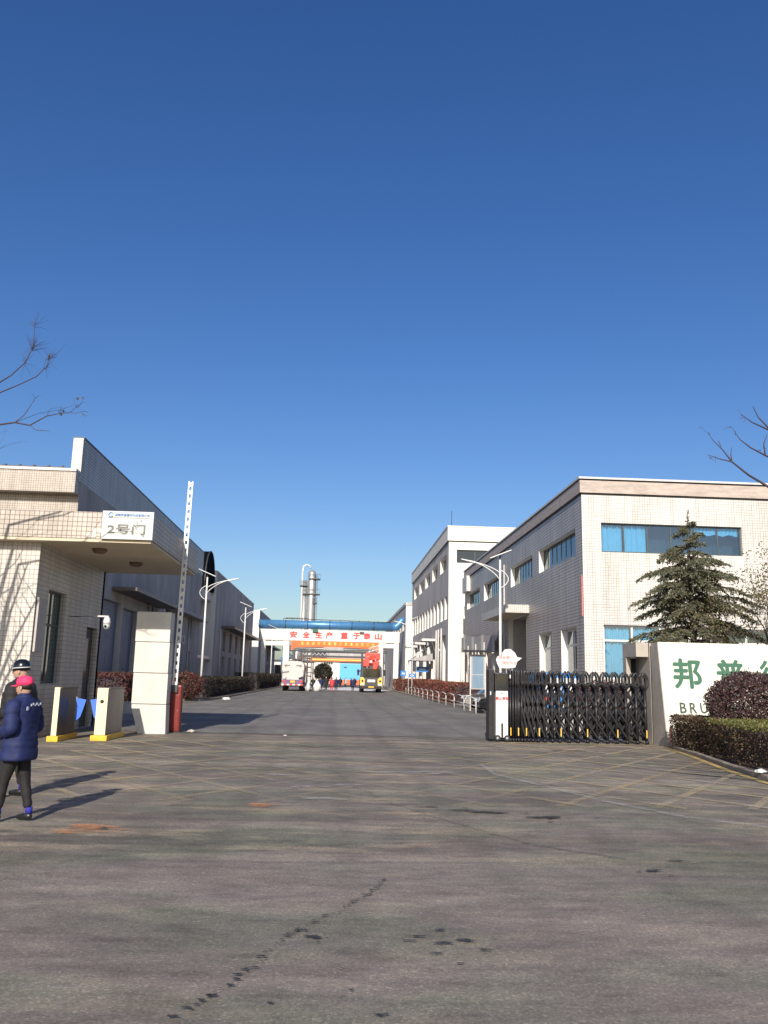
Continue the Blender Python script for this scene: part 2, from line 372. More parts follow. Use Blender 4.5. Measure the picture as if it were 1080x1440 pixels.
def thing(name, loc, label, cat, group=None, rz=0):
    o = bpy.data.objects.new(name, None); COL.objects.link(o); o.location = loc; o.rotation_euler = (0, 0, rz)
    o.empty_display_size = .3
    return tag(o, label, cat, group)
def tag(o, label, cat, group=None):
    o['label'] = label; o['category'] = cat
    if group: o['group'] = group
    return o
def struct(o, kind='structure'): o['kind'] = kind; return o
def dup(root, loc, label, rz=None, group=None):
    def cp(o, par):
        c = o.copy(); COL.objects.link(c); c.parent = par
        for ch in o.children: cp(ch, c)
        return c
    r = cp(root, None); r.location = loc
    if rz is not None: r.rotation_euler = (0, 0, rz)
    r['label'] = label
    if group: r['group'] = group
    return r

def text_mesh(body, size, ext, bold=0.0, spacing=1.0):
    c = bpy.data.curves.new('lettering', 'FONT'); c.body = body; c.size = size; c.extrude = ext; c.offset = bold
    c.resolution_u = 3; c.space_character = spacing; c.align_x = 'LEFT'
    o = bpy.data.objects.new('lettering', c); COL.objects.link(o); bpy.context.view_layer.update()
    me = bpy.data.meshes.new_from_object(o.evaluated_get(bpy.context.evaluated_depsgraph_get()))
    bpy.data.objects.remove(o); return me
def text(body, x0, x1, z0, z1, y, m, parent, ext=.004, bold=0, lean=0, name='lettering', ax='y'):
    """lettering fitted to a box on a wall facing the camera side (-Y)"""
    me = text_mesh(body, 1, 1, 0)
    if bold:
        bm = bmesh.new(); bm.from_mesh(me); src = list(bm.verts)+list(bm.edges)+list(bm.faces)
        for i, (dx, dz) in enumerate(((1, 0), (-1, 0), (0, 1), (0, -1), (.7, .7), (-.7, -.7))):
            g = bmesh.ops.duplicate(bm, geom=src)['geom']
            for v in g:
                if isinstance(v, bmesh.types.BMVert): v.co.x += dx*bold*1.3; v.co.y += dz*bold*1.3; v.co.z += .06*(i+1)
        bm.to_mesh(me); bm.free()
    co = np.empty(len(me.vertices)*3); me.vertices.foreach_get('co', co); co = co.reshape(-1, 3)
    mn = co.min(0); mx = co.max(0); n = np.empty_like(co)
    u = (co[:, 0]-mn[0])/(mx[0]-mn[0]); v = (co[:, 1]-mn[1])/(mx[1]-mn[1]); w = (co[:, 2]-mn[2])/(mx[2]-mn[2])
    z = z0+v*(z1-z0)
    n[:, 0] = x0+u*(x1-x0); n[:, 2] = z; n[:, 1] = y-w*ext*2+lean*z
    r = parent
    while r.parent: r = r.parent
    n -= np.array(r.location)
    me.vertices.foreach_set('co', n.reshape(-1)); me.materials.clear(); me.materials.append(M[m]); me.update()
    o = bpy.data.objects.new(name, me); COL.objects.link(o); o.parent = parent; return o

def leaves(pts, size, rs, name, m, parent, aspect=.55, droop=0.0, dirs=None, jitter=.35):
    """one quad leaf at every point (Nx3), random turn"""
    P = np.asarray(pts, float); n = len(P)
    r = parent
    while r.parent: r = r.parent
    P = P-np.array(r.location)
    a = rs.normal(size=(n, 3)) if dirs is None else dirs+rs.normal(size=(n, 3))*jitter
    a[:, 2] -= droop; a /= np.linalg.norm(a, axis=1, keepdims=True)+1e-9
    b = rs.normal(size=(n, 3)); b -= a*(a*b).sum(1, keepdims=True); b /= np.linalg.norm(b, axis=1, keepdims=True)+1e-9
    s = size*(.6+.8*rs.random(n))[:, None]
    A = a*s; B = b*s*aspect*.5
    V = np.stack([P, P+A*.5+B, P+A, P+A*.5-B], 1).reshape(-1, 3)
    me = bpy.data.meshes.new(name)
    me.vertices.add(4*n); me.vertices.foreach_set('co', V.reshape(-1))
    me.loops.add(4*n); me.loops.foreach_set('vertex_index', np.arange(4*n, dtype=np.int32))
    me.polygons.add(n); me.polygons.foreach_set('loop_start', np.arange(0, 4*n, 4, dtype=np.int32))
    me.polygons.foreach_set('loop_total', np.full(n, 4, dtype=np.int32))
    me.update(calc_edges=True); me.validate()
    me.materials.append(M[m]); o = bpy.data.objects.new(name, me); COL.objects.link(o); o.parent = parent
    o['kind'] = 'stuff'
    return o

def window(parent, axis, pos, sg, a0, a1, z0, z1, depth=.25, cols=2, transom=None, frame='frame_dark', glass='glass', fw=.06,
           curtain=None, curtain_cols=None, ctop=None, back=None, label=None):
    """frame with mullions set back in its opening; panes and curtains are its sub-parts"""
    p = pos-sg*depth
    def bx(mb, a, b, z, w, d0, d1):
        q0 = p-sg*d0; q1 = p-sg*d1
        (mb.box(q0, q1, a, b, z, w) if axis == 'x' else mb.box(a, b, q0, q1, z, w))
    e = .004
    f = MB()
    bx(f, a0+e, a1-e, z1-fw, z1-e, 0, .06); bx(f, a0+e, a1-e, z0+e, z0+fw, 0, .06)
    bx(f, a0+e, a0+fw, z0+fw, z1-fw, 0, .06); bx(f, a1-fw, a1-e, z0+fw, z1-fw, 0, .06)
    for i in range(1, cols):
        a = a0+(a1-a0)*i/cols; bx(f, a-fw/2, a+fw/2, z0+fw, z1-fw, .002, .058)
    if transom: bx(f, a0+fw, a1-fw, transom-fw/2, transom+fw/2, -.003, .063)
    fo = f.build('window', frame, parent)
    if label: fo['label'] = label
    for i in range(cols):
        g = MB(); u = a0+(a1-a0)*i/cols; v = a0+(a1-a0)*(i+1)/cols
        zs = [(z0+fw*.5, z1-fw*.5)] if not transom else [(z0+fw*.5, transom), (transom, z1-fw*.5)]
        for za, zb in zs:
            g = MB(); bx(g, u+fw*.4, v-fw*.4, za+.01, zb-.01, .025, .035); g.build('pane', glass, fo)
    bk = MB(); bx(bk, a0+.001, a1-.001, z0+.001, z1-.001, .9, .95)
    bk.build('dark_interior', 'interior', fo) if back is None else bk.build('blind', back, fo)
    if curtain:
        for i in (curtain_cols if curtain_cols is not None else range(cols)):
            u = a0+(a1-a0)*i/cols+.03; v = a0+(a1-a0)*(i+1)/cols-.03
            c = MB(); N = 36; zb = z0+.03 if ctop is None else ctop
            vs = []; 
            ph = rnd.random()*6
            for j in range(N+1):
                t = u+(v-u)*j/N; d = .18+.06*sin(j*1.35+ph)+.035*sin(j*.55+2*ph)
                for z in (zb, z1-.02):
                    q = p-sg*d; vs.append((q, t, z) if axis == 'x' else (t, q, z))
            c.smooth = True
            c.add(vs, [(2*j, 2*j+2, 2*j+3, 2*j+1) for j in range(N)]); c.build('curtain', curtain, fo)
    return fo

# ------------------------------------------------------------------ ground and roads
def sheet(name, poly, z, m, kind='structure', parent=None):
    b = MB(); b.add([(x, y, z) for x, y in poly], [tuple(range(len(poly)))]); o = b.build(name, m, parent)
    if kind: o['kind'] = kind
    return o
sheet('ground', [(-900, -300), (900, -300), (900, 1800), (-900, 1800)], -.012, 'ground')
sheet('public_road', [(-80, -40), (80, -40), (80, 9.4), (-80, 9.4)], 0.0, 'public')
eg = [(-80+i*.35, 8.46+.075*(-80+i*.35)*.6*(abs(-80+i*.35) < 12)+.11*noise.noise(Vector((i*.21, 0, 0)))+.05*noise.noise(Vector((i*.9, 4, 0)))) for i in range(458)]
sheet('forecourt', eg+[(80, 26.2), (-80, 26.2)], .0015, 'forecourt')
sheet('factory_road', [(-8.6, 26.2), (7.9, 26.2), (7.9, 400), (-8.6, 400)], .008, 'inner')
sheet('factory_yard', [(-60, 26.2), (-8.6, 26.2), (-8.6, 36), (-60, 36)], .008, 'inner')
sheet('sidewalk_yard', [(7.9, 26.2), (60, 26.2), (60, 400), (7.9, 400)], .006, 'pavement')
sheet('gate_track', [(-5, 25.93), (9.2, 24.93), (9.2, 25.0), (-5, 26.0)], .014, 'tar')
# yellow box hatching, worn
def clip_seg(p, d, inside):
    ts = np.linspace(-30, 30, 1201); ok = [inside(p[0]+d[0]*t, p[1]+d[1]*t) for t in ts]; segs = []; s = None
    for t, k in zip(ts, ok):
        if k and s is None: s = t
        if not k and s is not None: segs.append((s, t)); s = None
    return segs
EDGE = [(9.25, 24.2), (9.0, 22.6), (8.55, 20.2), (8.1, 17.8), (7.8, 15.6), (7.75, 12.2)]
def edge_x(y):
    for (xa, ya), (xb, yb) in zip(EDGE, EDGE[1:]):
        if yb <= y <= ya: return xb+(xa-xb)*(y-yb)/(ya-yb)
    return 7.7
def inside(x, y): return 12.2 < y < 24.3 and -5.6 < x < edge_x(y)-.05
hb = MB()
for dr in (Vector((.577, .817)), Vector((.577, -.817))):
    nrm = Vector((-dr.y, dr.x))
    for i in range(-16, 17):
        p0 = Vector((2, 18))+nrm*(i*1.12+.2)
        for (t0, t1) in clip_seg(p0, dr, inside):
            if t1-t0 < .3: continue
            a = p0+dr*t0; b = p0+dr*t1; h = nrm*.065; z = .0125 if dr.y > 0 else .0155
            hb.quad((*(a-h), z), (*(b-h), z), (*(b+h), z), (*(a+h), z))
struct(hb.build('hatch_marking', 'hatch'))
eb = MB()
for (xa, ya), (xb, yb) in zip(EDGE, EDGE[1:]): eb.quad((xa-.08, ya, .0185), (xa+.08, ya, .0185), (xb+.08, yb, .0185), (xb-.08, yb, .0185))
eb.quad((4.6, 24.28, .0185), (9.15, 24.28, .0185), (9.15, 24.42, .0185), (4.6, 24.42, .0185))
struct(eb.build('edge_marking', 'hatch_strong'))
# stains, drips, scuffs
def blob(mb, x, y, rx, ry, z=.021, n=18, seed=0):
    r = random.Random(seed); k = [r.random()*6 for _ in range(3)]
    pts = []
    for i in range(n):
        a = 2*pi*i/n; q = 1+.28*sin(2*a+k[0])+.2*sin(3*a+k[1])+.12*sin(7*a+k[2]); pts.append((x+cos(a)*rx*q, y+sin(a)*ry*q, z))
    mb.add(pts, [tuple(range(n))])
cr = MB(); r = random.Random(12); CP = [(-.63, 21.37), (.06, 16.27), (.39, 13.97), (.76, 12.53), (1.3, 11.16), (1.76, 10.19), (2.21, 9.31), (2.92, 8.72)]
for (xa, ya), (xb, yb) in zip(CP, CP[1:]):
    n = 14; last = None
    for i in range(n+1):
        t = i/n; x = xa+(xb-xa)*t+(r.gauss(0, .02) if 0 < i < n else 0); y = ya+(yb-ya)*t+(r.gauss(0, .02) if 0 < i < n else 0); w = r.uniform(.006, .016)
        if last: cr.quad((last[0], last[1]-last[2], .0165), (x, y-w, .0165), (x, y+w, .0165), (last[0], last[1]+last[2], .0165))
        last = (x, y, w)
struct(cr.build('tarred_crack', 'tar'))
big = [(.77, 5.96, .07, .05), (.62, 6.1, .05, .04), (.92, 6.02, .09, .045), (.78, 6.25, .06, .03), (.55, 6.0, .05, .03), (.70, 5.75, .045, .03), (1.02, 5.82, .05, .03),
       (.82, 5.55, .03, .02), (2.05, 11.57, .32, .13), (1.75, 11.7, .22, .09), (1.3, 11.98, .2, .08), (2.74, 11.23, .27, .16), (3.0, 8.2, .12, .06), (3.1, 8.0, .04, .03),
       (-.08, 6.07, .075, .06), (-.16, 6.22, .05, .04), (-.2, 6.2, .03, .02), (-2.47, 9.99, .08, .05), (2.84, 8.15, .03, .03), (.3, 4.75, .05, .03), (.15, 5.1, .02, .02), (-.28, 4.9, .03, .02), (6.1, 22.0, .45, .1), (5.6, 21.8, .2, .08), (3.4, 8.65, .16, .04), (1.2, 4.6, .04, .02)]
for i, (x, y, a, b) in enumerate(big):
    mb = MB(); blob(mb, x, y, a*.72, b*.5, seed=i+3, z=.0205)
    q = random.Random(i*7+1)
    for _ in range(5): blob(mb, x+q.gauss(0, a*1.1), y+q.gauss(0, b*1.1), a*q.uniform(.06, .2), b*q.uniform(.06, .2), seed=q.randint(1, 999), z=.0205, n=8)
    struct(mb.build('wet_stain', 'wet'))
dr = MB(); r = random.Random(4)
for i in range(75):
    t = i/74; x = .48-t*1.25+r.gauss(0, .014)+.05*sin(t*9); y = 7.71-t*3.0+r.gauss(0, .02)
    s = r.choice([.007, .010, .014, .024]); blob(dr, x, y, s, s*.7, n=9, seed=i)
struct(dr.build('drip_trail', 'wet'), 'stuff')
pale = MB(); r = random.Random(9)
for i in range(90):
    x = r.uniform(-4, 5); y = 3.8+r.random()**1.5*20; s = r.uniform(.006, .016)*(1+y*.04)
    blob(pale, x, y, s, s*.7, z=.02, n=7, seed=i+50)
struct(pale.build('grit_specks', 'chalk'), 'stuff')
o = MB(); blob(o, -2.6, 9.95, .45, .22, z=.017, seed=77, n=26); struct(o.build('orange_dust_patch', 'orange_dust'))
o = MB(); blob(o, -.9, 11.9, .22, .14, z=.017, seed=78, n=26); struct(o.build('orange_dust_patch', 'orange_dust'))
o = MB(); pts = [(3.06, 18.12), (2.99, 16.16), (3.54, 14.38), (3.99, 12.82), (4.61, 11.46), (5.37, 10.73)]
for (xa, ya), (xb, yb) in zip(pts, pts[1:]):
    o.quad((xa-.05, ya-.06, .0205), (xa+.05, ya+.06, .0205), (xb+.05, yb+.06, .0205), (xb-.05, yb-.06, .0205))
struct(o.build('pale_scuff_line', 'chalk'))
for k, (x, y, a, b) in enumerate([(-.35, 13.9, .28, .12), (.25, 14.2, .2, .1), (-.1, 12.6, .4, .09), (1.6, 16.2, .7, .3), (-.9, 15.5, .25, .1)]):
    o = MB(); blob(o, x, y, a, b, z=.0195, n=24, seed=k+200); struct(o.build('pale_scuff', 'chalk'))

# kerbs and planted verges
def kerb(name, line, w, h, z0=0.0, m='kerb', seg=None):
    b = MB(); n = len(line)
    L = [Vector(p) for p in line]; nr = []
    for i in range(n):
        t = (L[min(i+1, n-1)]-L[max(i-1, 0)]).normalized(); nr.append(Vector((t.y, -t.x)))
    vs = []
    for p, q in zip(L, nr): 
        a = p; c = p+q*w; vs += [(a.x, a.y, z0), (c.x, c.y, z0), (c.x, c.y, z0+h), (a.x, a.y, z0+h)]
    fs = []
    for i in range(n-1):
        k = i*4
        for j in range(4): fs.append((k+j, k+(j+1) % 4, k+4+(j+1) % 4, k+4+j))
    fs += [(0, 1, 2, 3), (n*4-4, n*4-3, n*4-2, n*4-1)]
    b.add(vs, fs); return struct(b.build(name, m))
kerb('left_kerb', [(-7.95, 400), (-7.95, 60), (-8.3, 57), (-10, 55.5), (-13, 55.4)], .15, .13)
kerb('right_kerb', [(7.9, 27.5), (7.9, 400)], .15, .13)
NK = [(9.32, 24.0), (9.05, 22.9), (8.72, 20.6), (8.32, 18.4), (8.05, 16.6), (7.95, 14.5), (8.1, 11.5), (9.2, 9.6), (13, 9.0)]
# 14 cm kerb stones set end to end round the planted corner
def corner_stones():
    pl = []
    for i in range(len(NK)-1):
        a = Vector(NK[i]); b = Vector(NK[i+1]); d = (b-a).length; k = max(1, round(d/.75))
        for j in range(k): pl.append((a+(b-a)*(j/k), a+(b-a)*((j+1)/k)))
    root = sheet('planted_corner', [(x+.1, y) for x, y in NK[:-1]]+[(13, 9.2), (30, 9.2), (30, 24.0)], .085, 'soil')
    for a, b in pl:
        t = (b-a).normalized(); n = Vector((-t.y, t.x)); a2 = a+t*.006; b2 = b-t*.006
        m = MB(); q = [a2, b2, b2+n*.14, a2+n*.14]; h = .105+rnd.uniform(-.006, .006)
        m.hexa([(p.x, p.y, 0) for p in q], [(p.x, p.y, h) for p in q]); m.build('kerb_stone', 'kerb', root, bevel=.012)
corner_stones()
sheet('left_verge', [(-8.1, 400), (-8.1, 60), (-8.4, 57.2), (-10, 55.7), (-13.4, 55.6), (-13.4, 400)], .12, 'soil')
b = MB(); b.box(6.6, 9.7, 30.0, 30.5, 0, .58); struct(b.build('low_planter_wall', 'concrete', bevel=.02))
b = MB(); b.box(-7.95, -4.4, 29.6, 29.9, 0, .16); 

# ------------------------------------------------------------------ right office block (cream tiles, two storeys)
def right_block():
    X0, Y0, Y1, ZT = 12.0, 41.0, 79.6, 10.95
    R = thing('office_block', (X0, Y0, 0), 'two storey cream tiled factory block on the right with ribbon windows and stone parapet', 'building')
    up = [(42.25, 50.1, 8.05, 9.42), (51.8, 58.4, 8.05, 9.42), (61.65, 69.2, 8.05, 9.42), (71.35, 78.2, 8.05, 9.42)]
    gr = [(42.35, 45.3, 1.3, 4.45), (47.3, 50.2, 1.3, 4.45)]
    dr = (53.75, 59.3, 0.0, 5.9)
    gw = [(64.2+i*3.2, 65.7+i*3.2, 1.5, 4.3) for i in range(5)]
    s = MB(); s.wall('x', X0, Y0, Y1, 0, ZT, up+gr+[dr]+gw, -1, .34); s.build('side_wall', ['tile_cream_shade', 'render_white'], R)  # reveals in lighter render, sunlight put into their colour
    fr_up = [(12.95, 20.1, 8.06, 9.53)]; fr_g = [(12.95, 15.85, 1.9, 4.5), (18.9, 21.3, 1.9, 4.45)]
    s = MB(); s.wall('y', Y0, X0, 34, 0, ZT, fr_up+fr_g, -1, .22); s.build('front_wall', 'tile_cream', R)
    s = MB(); s.box(X0+.3, 34, Y1-.2, Y1, 0, ZT); s.box(33.7, 34, Y0+.4, Y1-.25, 0, ZT); s.build('rear_wall', 'tile_cream_shade', R)
    s = MB(); s.box(X0-.02, 34.1, Y0-.02, Y1+.05, ZT-.03, ZT+.06); s.build('parapet_joint', 'dark_joint', R)
    s = MB(); s.box(X0-.10, 34.15, Y0-.10, Y1+.1, ZT+.06, ZT+.68); s.build('stone_parapet', 'granite', R)
    s = MB(); s.box(X0-.06, 34.15, Y0-.06, Y1+.1, ZT+.68, ZT+.76); s.build('parapet_joint', 'dark_joint', R)
    s = MB(); s.box(X0-.15, 34.2, Y0-.15, Y1+.15, ZT+.76, ZT+.86); s.build('coping', 'coping', R)
    for w in up: window(R, 'x', X0, -1, *w, depth=.3, cols=8, frame='frame_dark', glass='glass_blue', curtain='curtain_grey')
    for w in gr: window(R, 'x', X0, -1, *w, depth=.3, cols=2, transom=3.6, frame='frame_white', glass='glass', fw=.11)
    for w in gw: window(R, 'x', X0, -1, *w, depth=.3, cols=1, transom=3.5, frame='frame_white', glass='glass', fw=.1)
    window(R, 'y', Y0, -1, *fr_up[0], depth=.18, cols=6, frame='frame_dark', glass='glass_blue', curtain='curtain', curtain_cols=[0, 1], fw=.07, label='ribbon window with blue curtains drawn at its left end')
    # the two right-hand lights of the ribbon carry a short pelmet curtain
    c = MB(); N = 70
    vs = []
    for j in range(N+1):
        t = 17.6+2.45*j/N; d = Y0+.18+.16+.03*sin(j*1.1)
        vs += [(t, d, 9.12-.04*sin(j*.3)), (t, d, 9.48)]
    c.smooth = True; c.add(vs, [(2*j, 2*j+2, 2*j+3, 2*j+1) for j in range(N)]); c.build('pelmet_curtain', 'curtain', R)
    window(R, 'y', Y0, -1, *fr_g[0], depth=.18, cols=2, transom=3.75, frame='frame_white', glass='glass_blue', fw=.09, curtain='curtain', label='white framed ground floor window with blue curtains')
    window(R, 'y', Y0, -1, *fr_g[1], depth=.18, cols=2, transom=3.75, frame='frame_white', glass='glass', fw=.09)
    # entrance: recess, door leaves, canopy
    s = MB(); s.box(X0+1.6, X0+1.7, 53.7, 59.4, 0, 5.95); s.box(X0+.36, X0+1.58, 59.35, 59.45, 0, 5.9); s.box(X0+.36, X0+1.58, 53.6, 59.3, 5.9, 5.95); s.build('entrance_recess', 'corr_sheet', R)
    for i in range(4):
        d = MB(); d.box(X0+1.4, X0+1.46, 54+i*1.32, 54+i*1.32+1.26, .02, 3.1); d.build('door_leaf', 'glass_dark', R)
    s = MB(); s.box(X0-1.45, X0+.3, 52.9, 61.2, 5.92, 6.05); s.build('canopy_slab', 'soffit', R)
    s = MB(); s.box(X0-1.5, X0-.005, 52.8, 52.9, 5.9, 6.4); s.box(X0-1.5, X0-1.4, 52.9, 61.3, 5.9, 6.4); s.box(X0-1.4, X0-.005, 52.9, 61.2, 6.1, 6.25); s.build('canopy_edge', 'tile_cream', R)
    # vertical red notice on the corner, satellite box, downpipe
    s = MB(); s.box(X0-.03, X0, 41.15, 41.4, 4.9, 6.9); s.build('red_strip_notice', 'red_faded', R)
    s = MB(); s.box(X0-.35, X0, 76.4, 79.0, 9.6, 11.0); s.build('wall_panel', 'dirty_white', R)
    s = MB(); s.smooth = True; s.tube([(X0-.08, 60.4, .1), (X0-.08, 60.4, 9.9)], .05, 8); s.build('downpipe', 'dirty_white', R)
    s = MB(); s.smooth = True
    for x in (22.4,): s.tube([(x, Y0-.08, .1), (x, Y0-.08, 10.8)], .05, 8)
    s.build('downpipe', 'dirty_white', R)
right_block()

# ------------------------------------------------------------------ second right block (three storeys)
def tall_block():
    X0, Y0, Y1, ZT = 11.15, 85.0, 126.0, 15.45
    R = thing('tall_factory_block', (X0, Y0, 0), 'three storey pale block with a deep parapet behind the cream tiled block', 'building')
    up = [(86.8+i*7.7, 92.0+i*7.7, 12.85, 14.4) for i in range(5)]
    mid = [(86.0+i*3.3, 88.0+i*3.3, 7.7, 10.05) for i in range(12)]
    gr = [(87+i*4.6, 90.4+i*4.6, .6, 6.2) for i in range(8)]
    s = MB(); s.wall('x', X0, Y0, Y1, 0, ZT, up+mid+gr, -1, .5); s.build('side_wall', ['render_grey', 'render_white'], R)  # lighter render on the reveals carries their sunlight as colour
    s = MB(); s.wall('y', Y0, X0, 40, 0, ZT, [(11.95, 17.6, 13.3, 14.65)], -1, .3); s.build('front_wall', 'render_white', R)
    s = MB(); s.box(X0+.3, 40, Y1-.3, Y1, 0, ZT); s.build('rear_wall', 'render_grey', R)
    s = MB(); s.box(X0-.03, 40.1, Y0-.03, Y1, ZT-.02, ZT+.09); s.build('parapet_joint', 'dark_joint', R)
    s = MB(); s.box(X0-.14, 40.1, Y0-.14, Y1+.1, ZT+.09, ZT+1.5); s.build('parapet', 'render_white', R)
    s = MB(); s.box(X0-.2, 40.1, Y0-.2, Y1+.15, ZT+1.5, ZT+1.62); s.build('coping', 'coping', R)
    for w in up: window(R, 'x', X0, -1, *w, depth=.45, cols=3, glass='glass', frame='frame_dark')
    for w in mid: window(R, 'x', X0, -1, *w, depth=.45, cols=1, glass='glass', frame='frame_dark', transom=9.3)
    for w in gr: window(R, 'x', X0, -1, *w, depth=.45, cols=2, transom=3.4, glass='glass', frame='frame_white')
    window(R, 'y', Y0, -1, 11.95, 17.6, 13.3, 14.65, depth=.25, cols=3, glass='glass_dark', frame='frame_dark')
    for i in range(6):   # canopies over the doors
        y = 96+i*5.2
        if i % 2 == 0:
            s = MB(); s.box(X0-1.5, X0-.005, y, y+3.4, 5.9, 6.15); s.build('door_canopy', 'render_white', R)
    s = MB()
    for y in (88.6, 91.1, 93.0): s.tube([(X0-.25, y, .1), (X0-.25, y, 6.9)], .09, 8)
    s.build('drain_pipe', 'dirty_white', R)
    s = MB(); s.tube([(X0+.3, Y0+.3, ZT+1.6), (X0+.3, Y0+.3, ZT+3.2)], .03, 6); s.build('lightning_rod', 'dark_metal', R)
tall_block()
def far_right_block():
    X0, Y0, Y1 = 11.3, 139.0, 196.0
    R = thing('far_grey_block', (X0, Y0, 0), 'far grey block on the right beyond the pipe bridge elbow', 'building')
    up = [(142+i*6, 146+i*6, 9.5, 11.3) for i in range(9)]
    s = MB(); s.wall('x', X0, Y0, Y1, 0, 13.4, up, -1, .4); s.build('side_wall', 'render_grey', R)
    s = MB(); s.box(X0, 34, Y0-.2, Y0, 0, 13.4); s.build('front_wall', 'render_white', R)
    s = MB(); s.box(X0-.1, 34, Y0-.3, Y1, 13.4, 13.9); s.build('parapet', 'render_grey', R)
    for w in up: window(R, 'x', X0, -1, *w, depth=.35, cols=2)
far_right_block()

# ------------------------------------------------------------------ left factory halls
def left_hall():
    X0, Y0, Y1 = -13.5, 44.0, 86.0
    R = thing('left_factory_hall', (X0, Y0, 0), 'long shaded factory hall behind the guardhouse with a tall blade parapet', 'building')
    doors = [(50.5, 54.6, 0, 5.9), (55.2, 58.9, 0, 5.7)]
    win = [(63.5+i*5.4, 65.4+i*5.4, z, z+2.1) for i in range(4) for z in (1.6, 5.0)]
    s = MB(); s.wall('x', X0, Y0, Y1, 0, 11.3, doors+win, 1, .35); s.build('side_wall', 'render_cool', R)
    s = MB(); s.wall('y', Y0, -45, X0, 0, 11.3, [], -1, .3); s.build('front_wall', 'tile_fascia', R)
    s = MB(); s.box(-45, X0-.3, Y1-.3, Y1, 0, 11.3); s.box(-45, X0-.4, Y0+.3, Y1-.35, 11.0, 11.2); s.build('roof_deck', 'render_grey', R)
    s = MB(); s.box(X0-.5, X0+.02, Y0-.02, Y1, 11.3, 13.65); s.build('blade_parapet', 'tile_cream_shade', R)
    s = MB(); s.box(X0-.5, X0+.015, Y0-.10, Y0-.025, 11.3, 13.65); s.build('parapet_end', 'tile_cream', R)  # sunlit end face: same tile in its lighter tone
    s = MB(); s.box(X0-.52, X0+.05, Y0-.04, Y1+.02, 13.65, 13.72); s.build('parapet_cap', 'dark_metal', R)
    s = MB(); s.box(-45, X0-.02, Y0-.72, Y0-.02, 10.62, 11.72); s.build('fascia', 'tile_fascia', R)
    s = MB(); s.box(-45, X0, Y0-.79, Y0-.03, 11.72, 11.86); s.build('fascia_coping', 'coping', R)
    s = MB(); s.box(-45, X0-.6, Y0-.7, Y0+3, 11.88, 11.93)
    for i in range(34):
        x = X0-.75-i*.72; s.box(x-.05, x+.05, Y0-.72, Y0+3, 11.93, 12.0)
    s.build('standing_seam_roof', 'dark_metal', R)
    for (a, b, z0, z1) in doors:
        for k in range(2):
            m = MB(); w = (b-a)/2; m.box(X0-.3, X0-.24, a+w*k+.02, a+w*(k+1)-.02, .03, z1-.04)
            d = m.build('door_leaf', 'door_blue', R)
            q = MB()
            for z in (.9, 1.9, 2.9, 3.9, 4.9): q.box(X0-.24, X0-.21, a+w*k+.1, a+w*(k+1)-.1, z-.04, z+.04)
            q.build('door_rib', 'door_blue', d)
    for w in win: window(R, 'x', X0, 1, *w, depth=.3, cols=2, glass='glass_dark')
    s = MB(); s.box(X0+.005, X0+1.5, 52.0, 66.2, 6.5, 6.72); s.build('door_canopy', 'grey_box', R)
    s = MB(); s.box(X0+.005, X0+.9, 68, 86, 6.7, 7.0); s.build('string_ledge', 'render_grey', R)
    for y in (62.2, 67.5, 73.5, 79.6): s = MB(); s.tube([(X0+.12, y, .1), (X0+.12, y, 6.6)], .07, 8); s.build('drain_pipe', 'dirty_white', R)
    for y in (68.8, 74.4):
        a = MB(); a.box(X0+.05, X0+.5, y, y+.95, 4.2, 4.9); u = a.build('air_conditioner', 'dirty_white', R)
        q = MB(); q.lathe([(.24, 0), (.24, .01)], (X0+.5, y+.35, 4.55), 0, 12, axis='x'); q.build('fan_grille', 'dark_metal', u)
left_hall()
def link_bay():
    R = thing('recessed_link_bay', (-15.2, 86.2, 0), 'low recessed bay between the two left halls, in deep shade', 'building')
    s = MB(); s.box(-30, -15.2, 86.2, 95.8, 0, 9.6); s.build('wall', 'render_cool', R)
    s = MB(); s.box(-30, -13.9, 86.25, 95.7, 9.62, 10.5); s.build('white_beam', 'render_white', R)
    s = MB(); s.box(-14.0, -13.6, 86.1, 95.8, 3.25, 3.55); s.build('white_rail', 'white_metal', R)
    H = thing('domed_hood', (-14.2, 91, 10.5), 'black domed tarpaulin hood rising above the gap between the left halls', 'hood')
    n = 16; poly = [(88.6, 10.55)]+[(92.1-3.5*cos(pi*i/n), 10.55+4.1*sin(pi*i/n)**.85) for i in range(1, n)]+[(95.6, 10.55)]
    s = MB(); s.prism(poly, 'x', -14.9, -13.7); s.build('hood_cover', 'awning', H)
    s = MB(); s.tube([(-13.66, p[0], p[1]) for p in poly], .07, 6); s.build('hood_rim', 'dark_metal', H)
link_bay()
def left_far(y0, y1, zt, label):
    X0 = -13.44
    R = thing('far_left_hall', (X0, y0, 0), label, 'building', 'shaded halls down the left side')
    win = [(y0+8+i*6.5, y0+10.4+i*6.5, z, z+2.4) for i in range(int((y1-y0-12)/6.5)) for z in (1.4, 4.4)]
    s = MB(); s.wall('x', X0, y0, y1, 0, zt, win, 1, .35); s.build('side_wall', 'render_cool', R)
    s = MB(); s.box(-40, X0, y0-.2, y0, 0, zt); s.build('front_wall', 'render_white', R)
    s = MB(); s.box(-40, X0, y1, y1+.2, 0, zt); s.build('rear_wall', 'render_cool', R)
    s = MB(); s.box(X0-.3, X0+.06, y0-.22, y1+.1, zt, zt+.12); s.build('parapet_cap', 'coping', R)
    for w in win: window(R, 'x', X0, 1, *w, depth=.3, cols=2, glass='glass_dark')
    s = MB(); s.box(X0+.005, X0+1.6, y0+6, y1-4, 7.0, 7.3); s.build('ledge_canopy', 'grey_box', R)
    s = MB(); s.tube([(X0+.1, y0+5, .1), (X0+.1, y0+5, 6.9)], .09, 8); s.tube([(X0+.1, y1-3, .1), (X0+.1, y1-3, 6.9)], .09, 8); s.build('drain_pipe', 'dirty_white', R)
left_far(96, 140, 12.95, 'second shaded hall on the left, past the black domed hood')
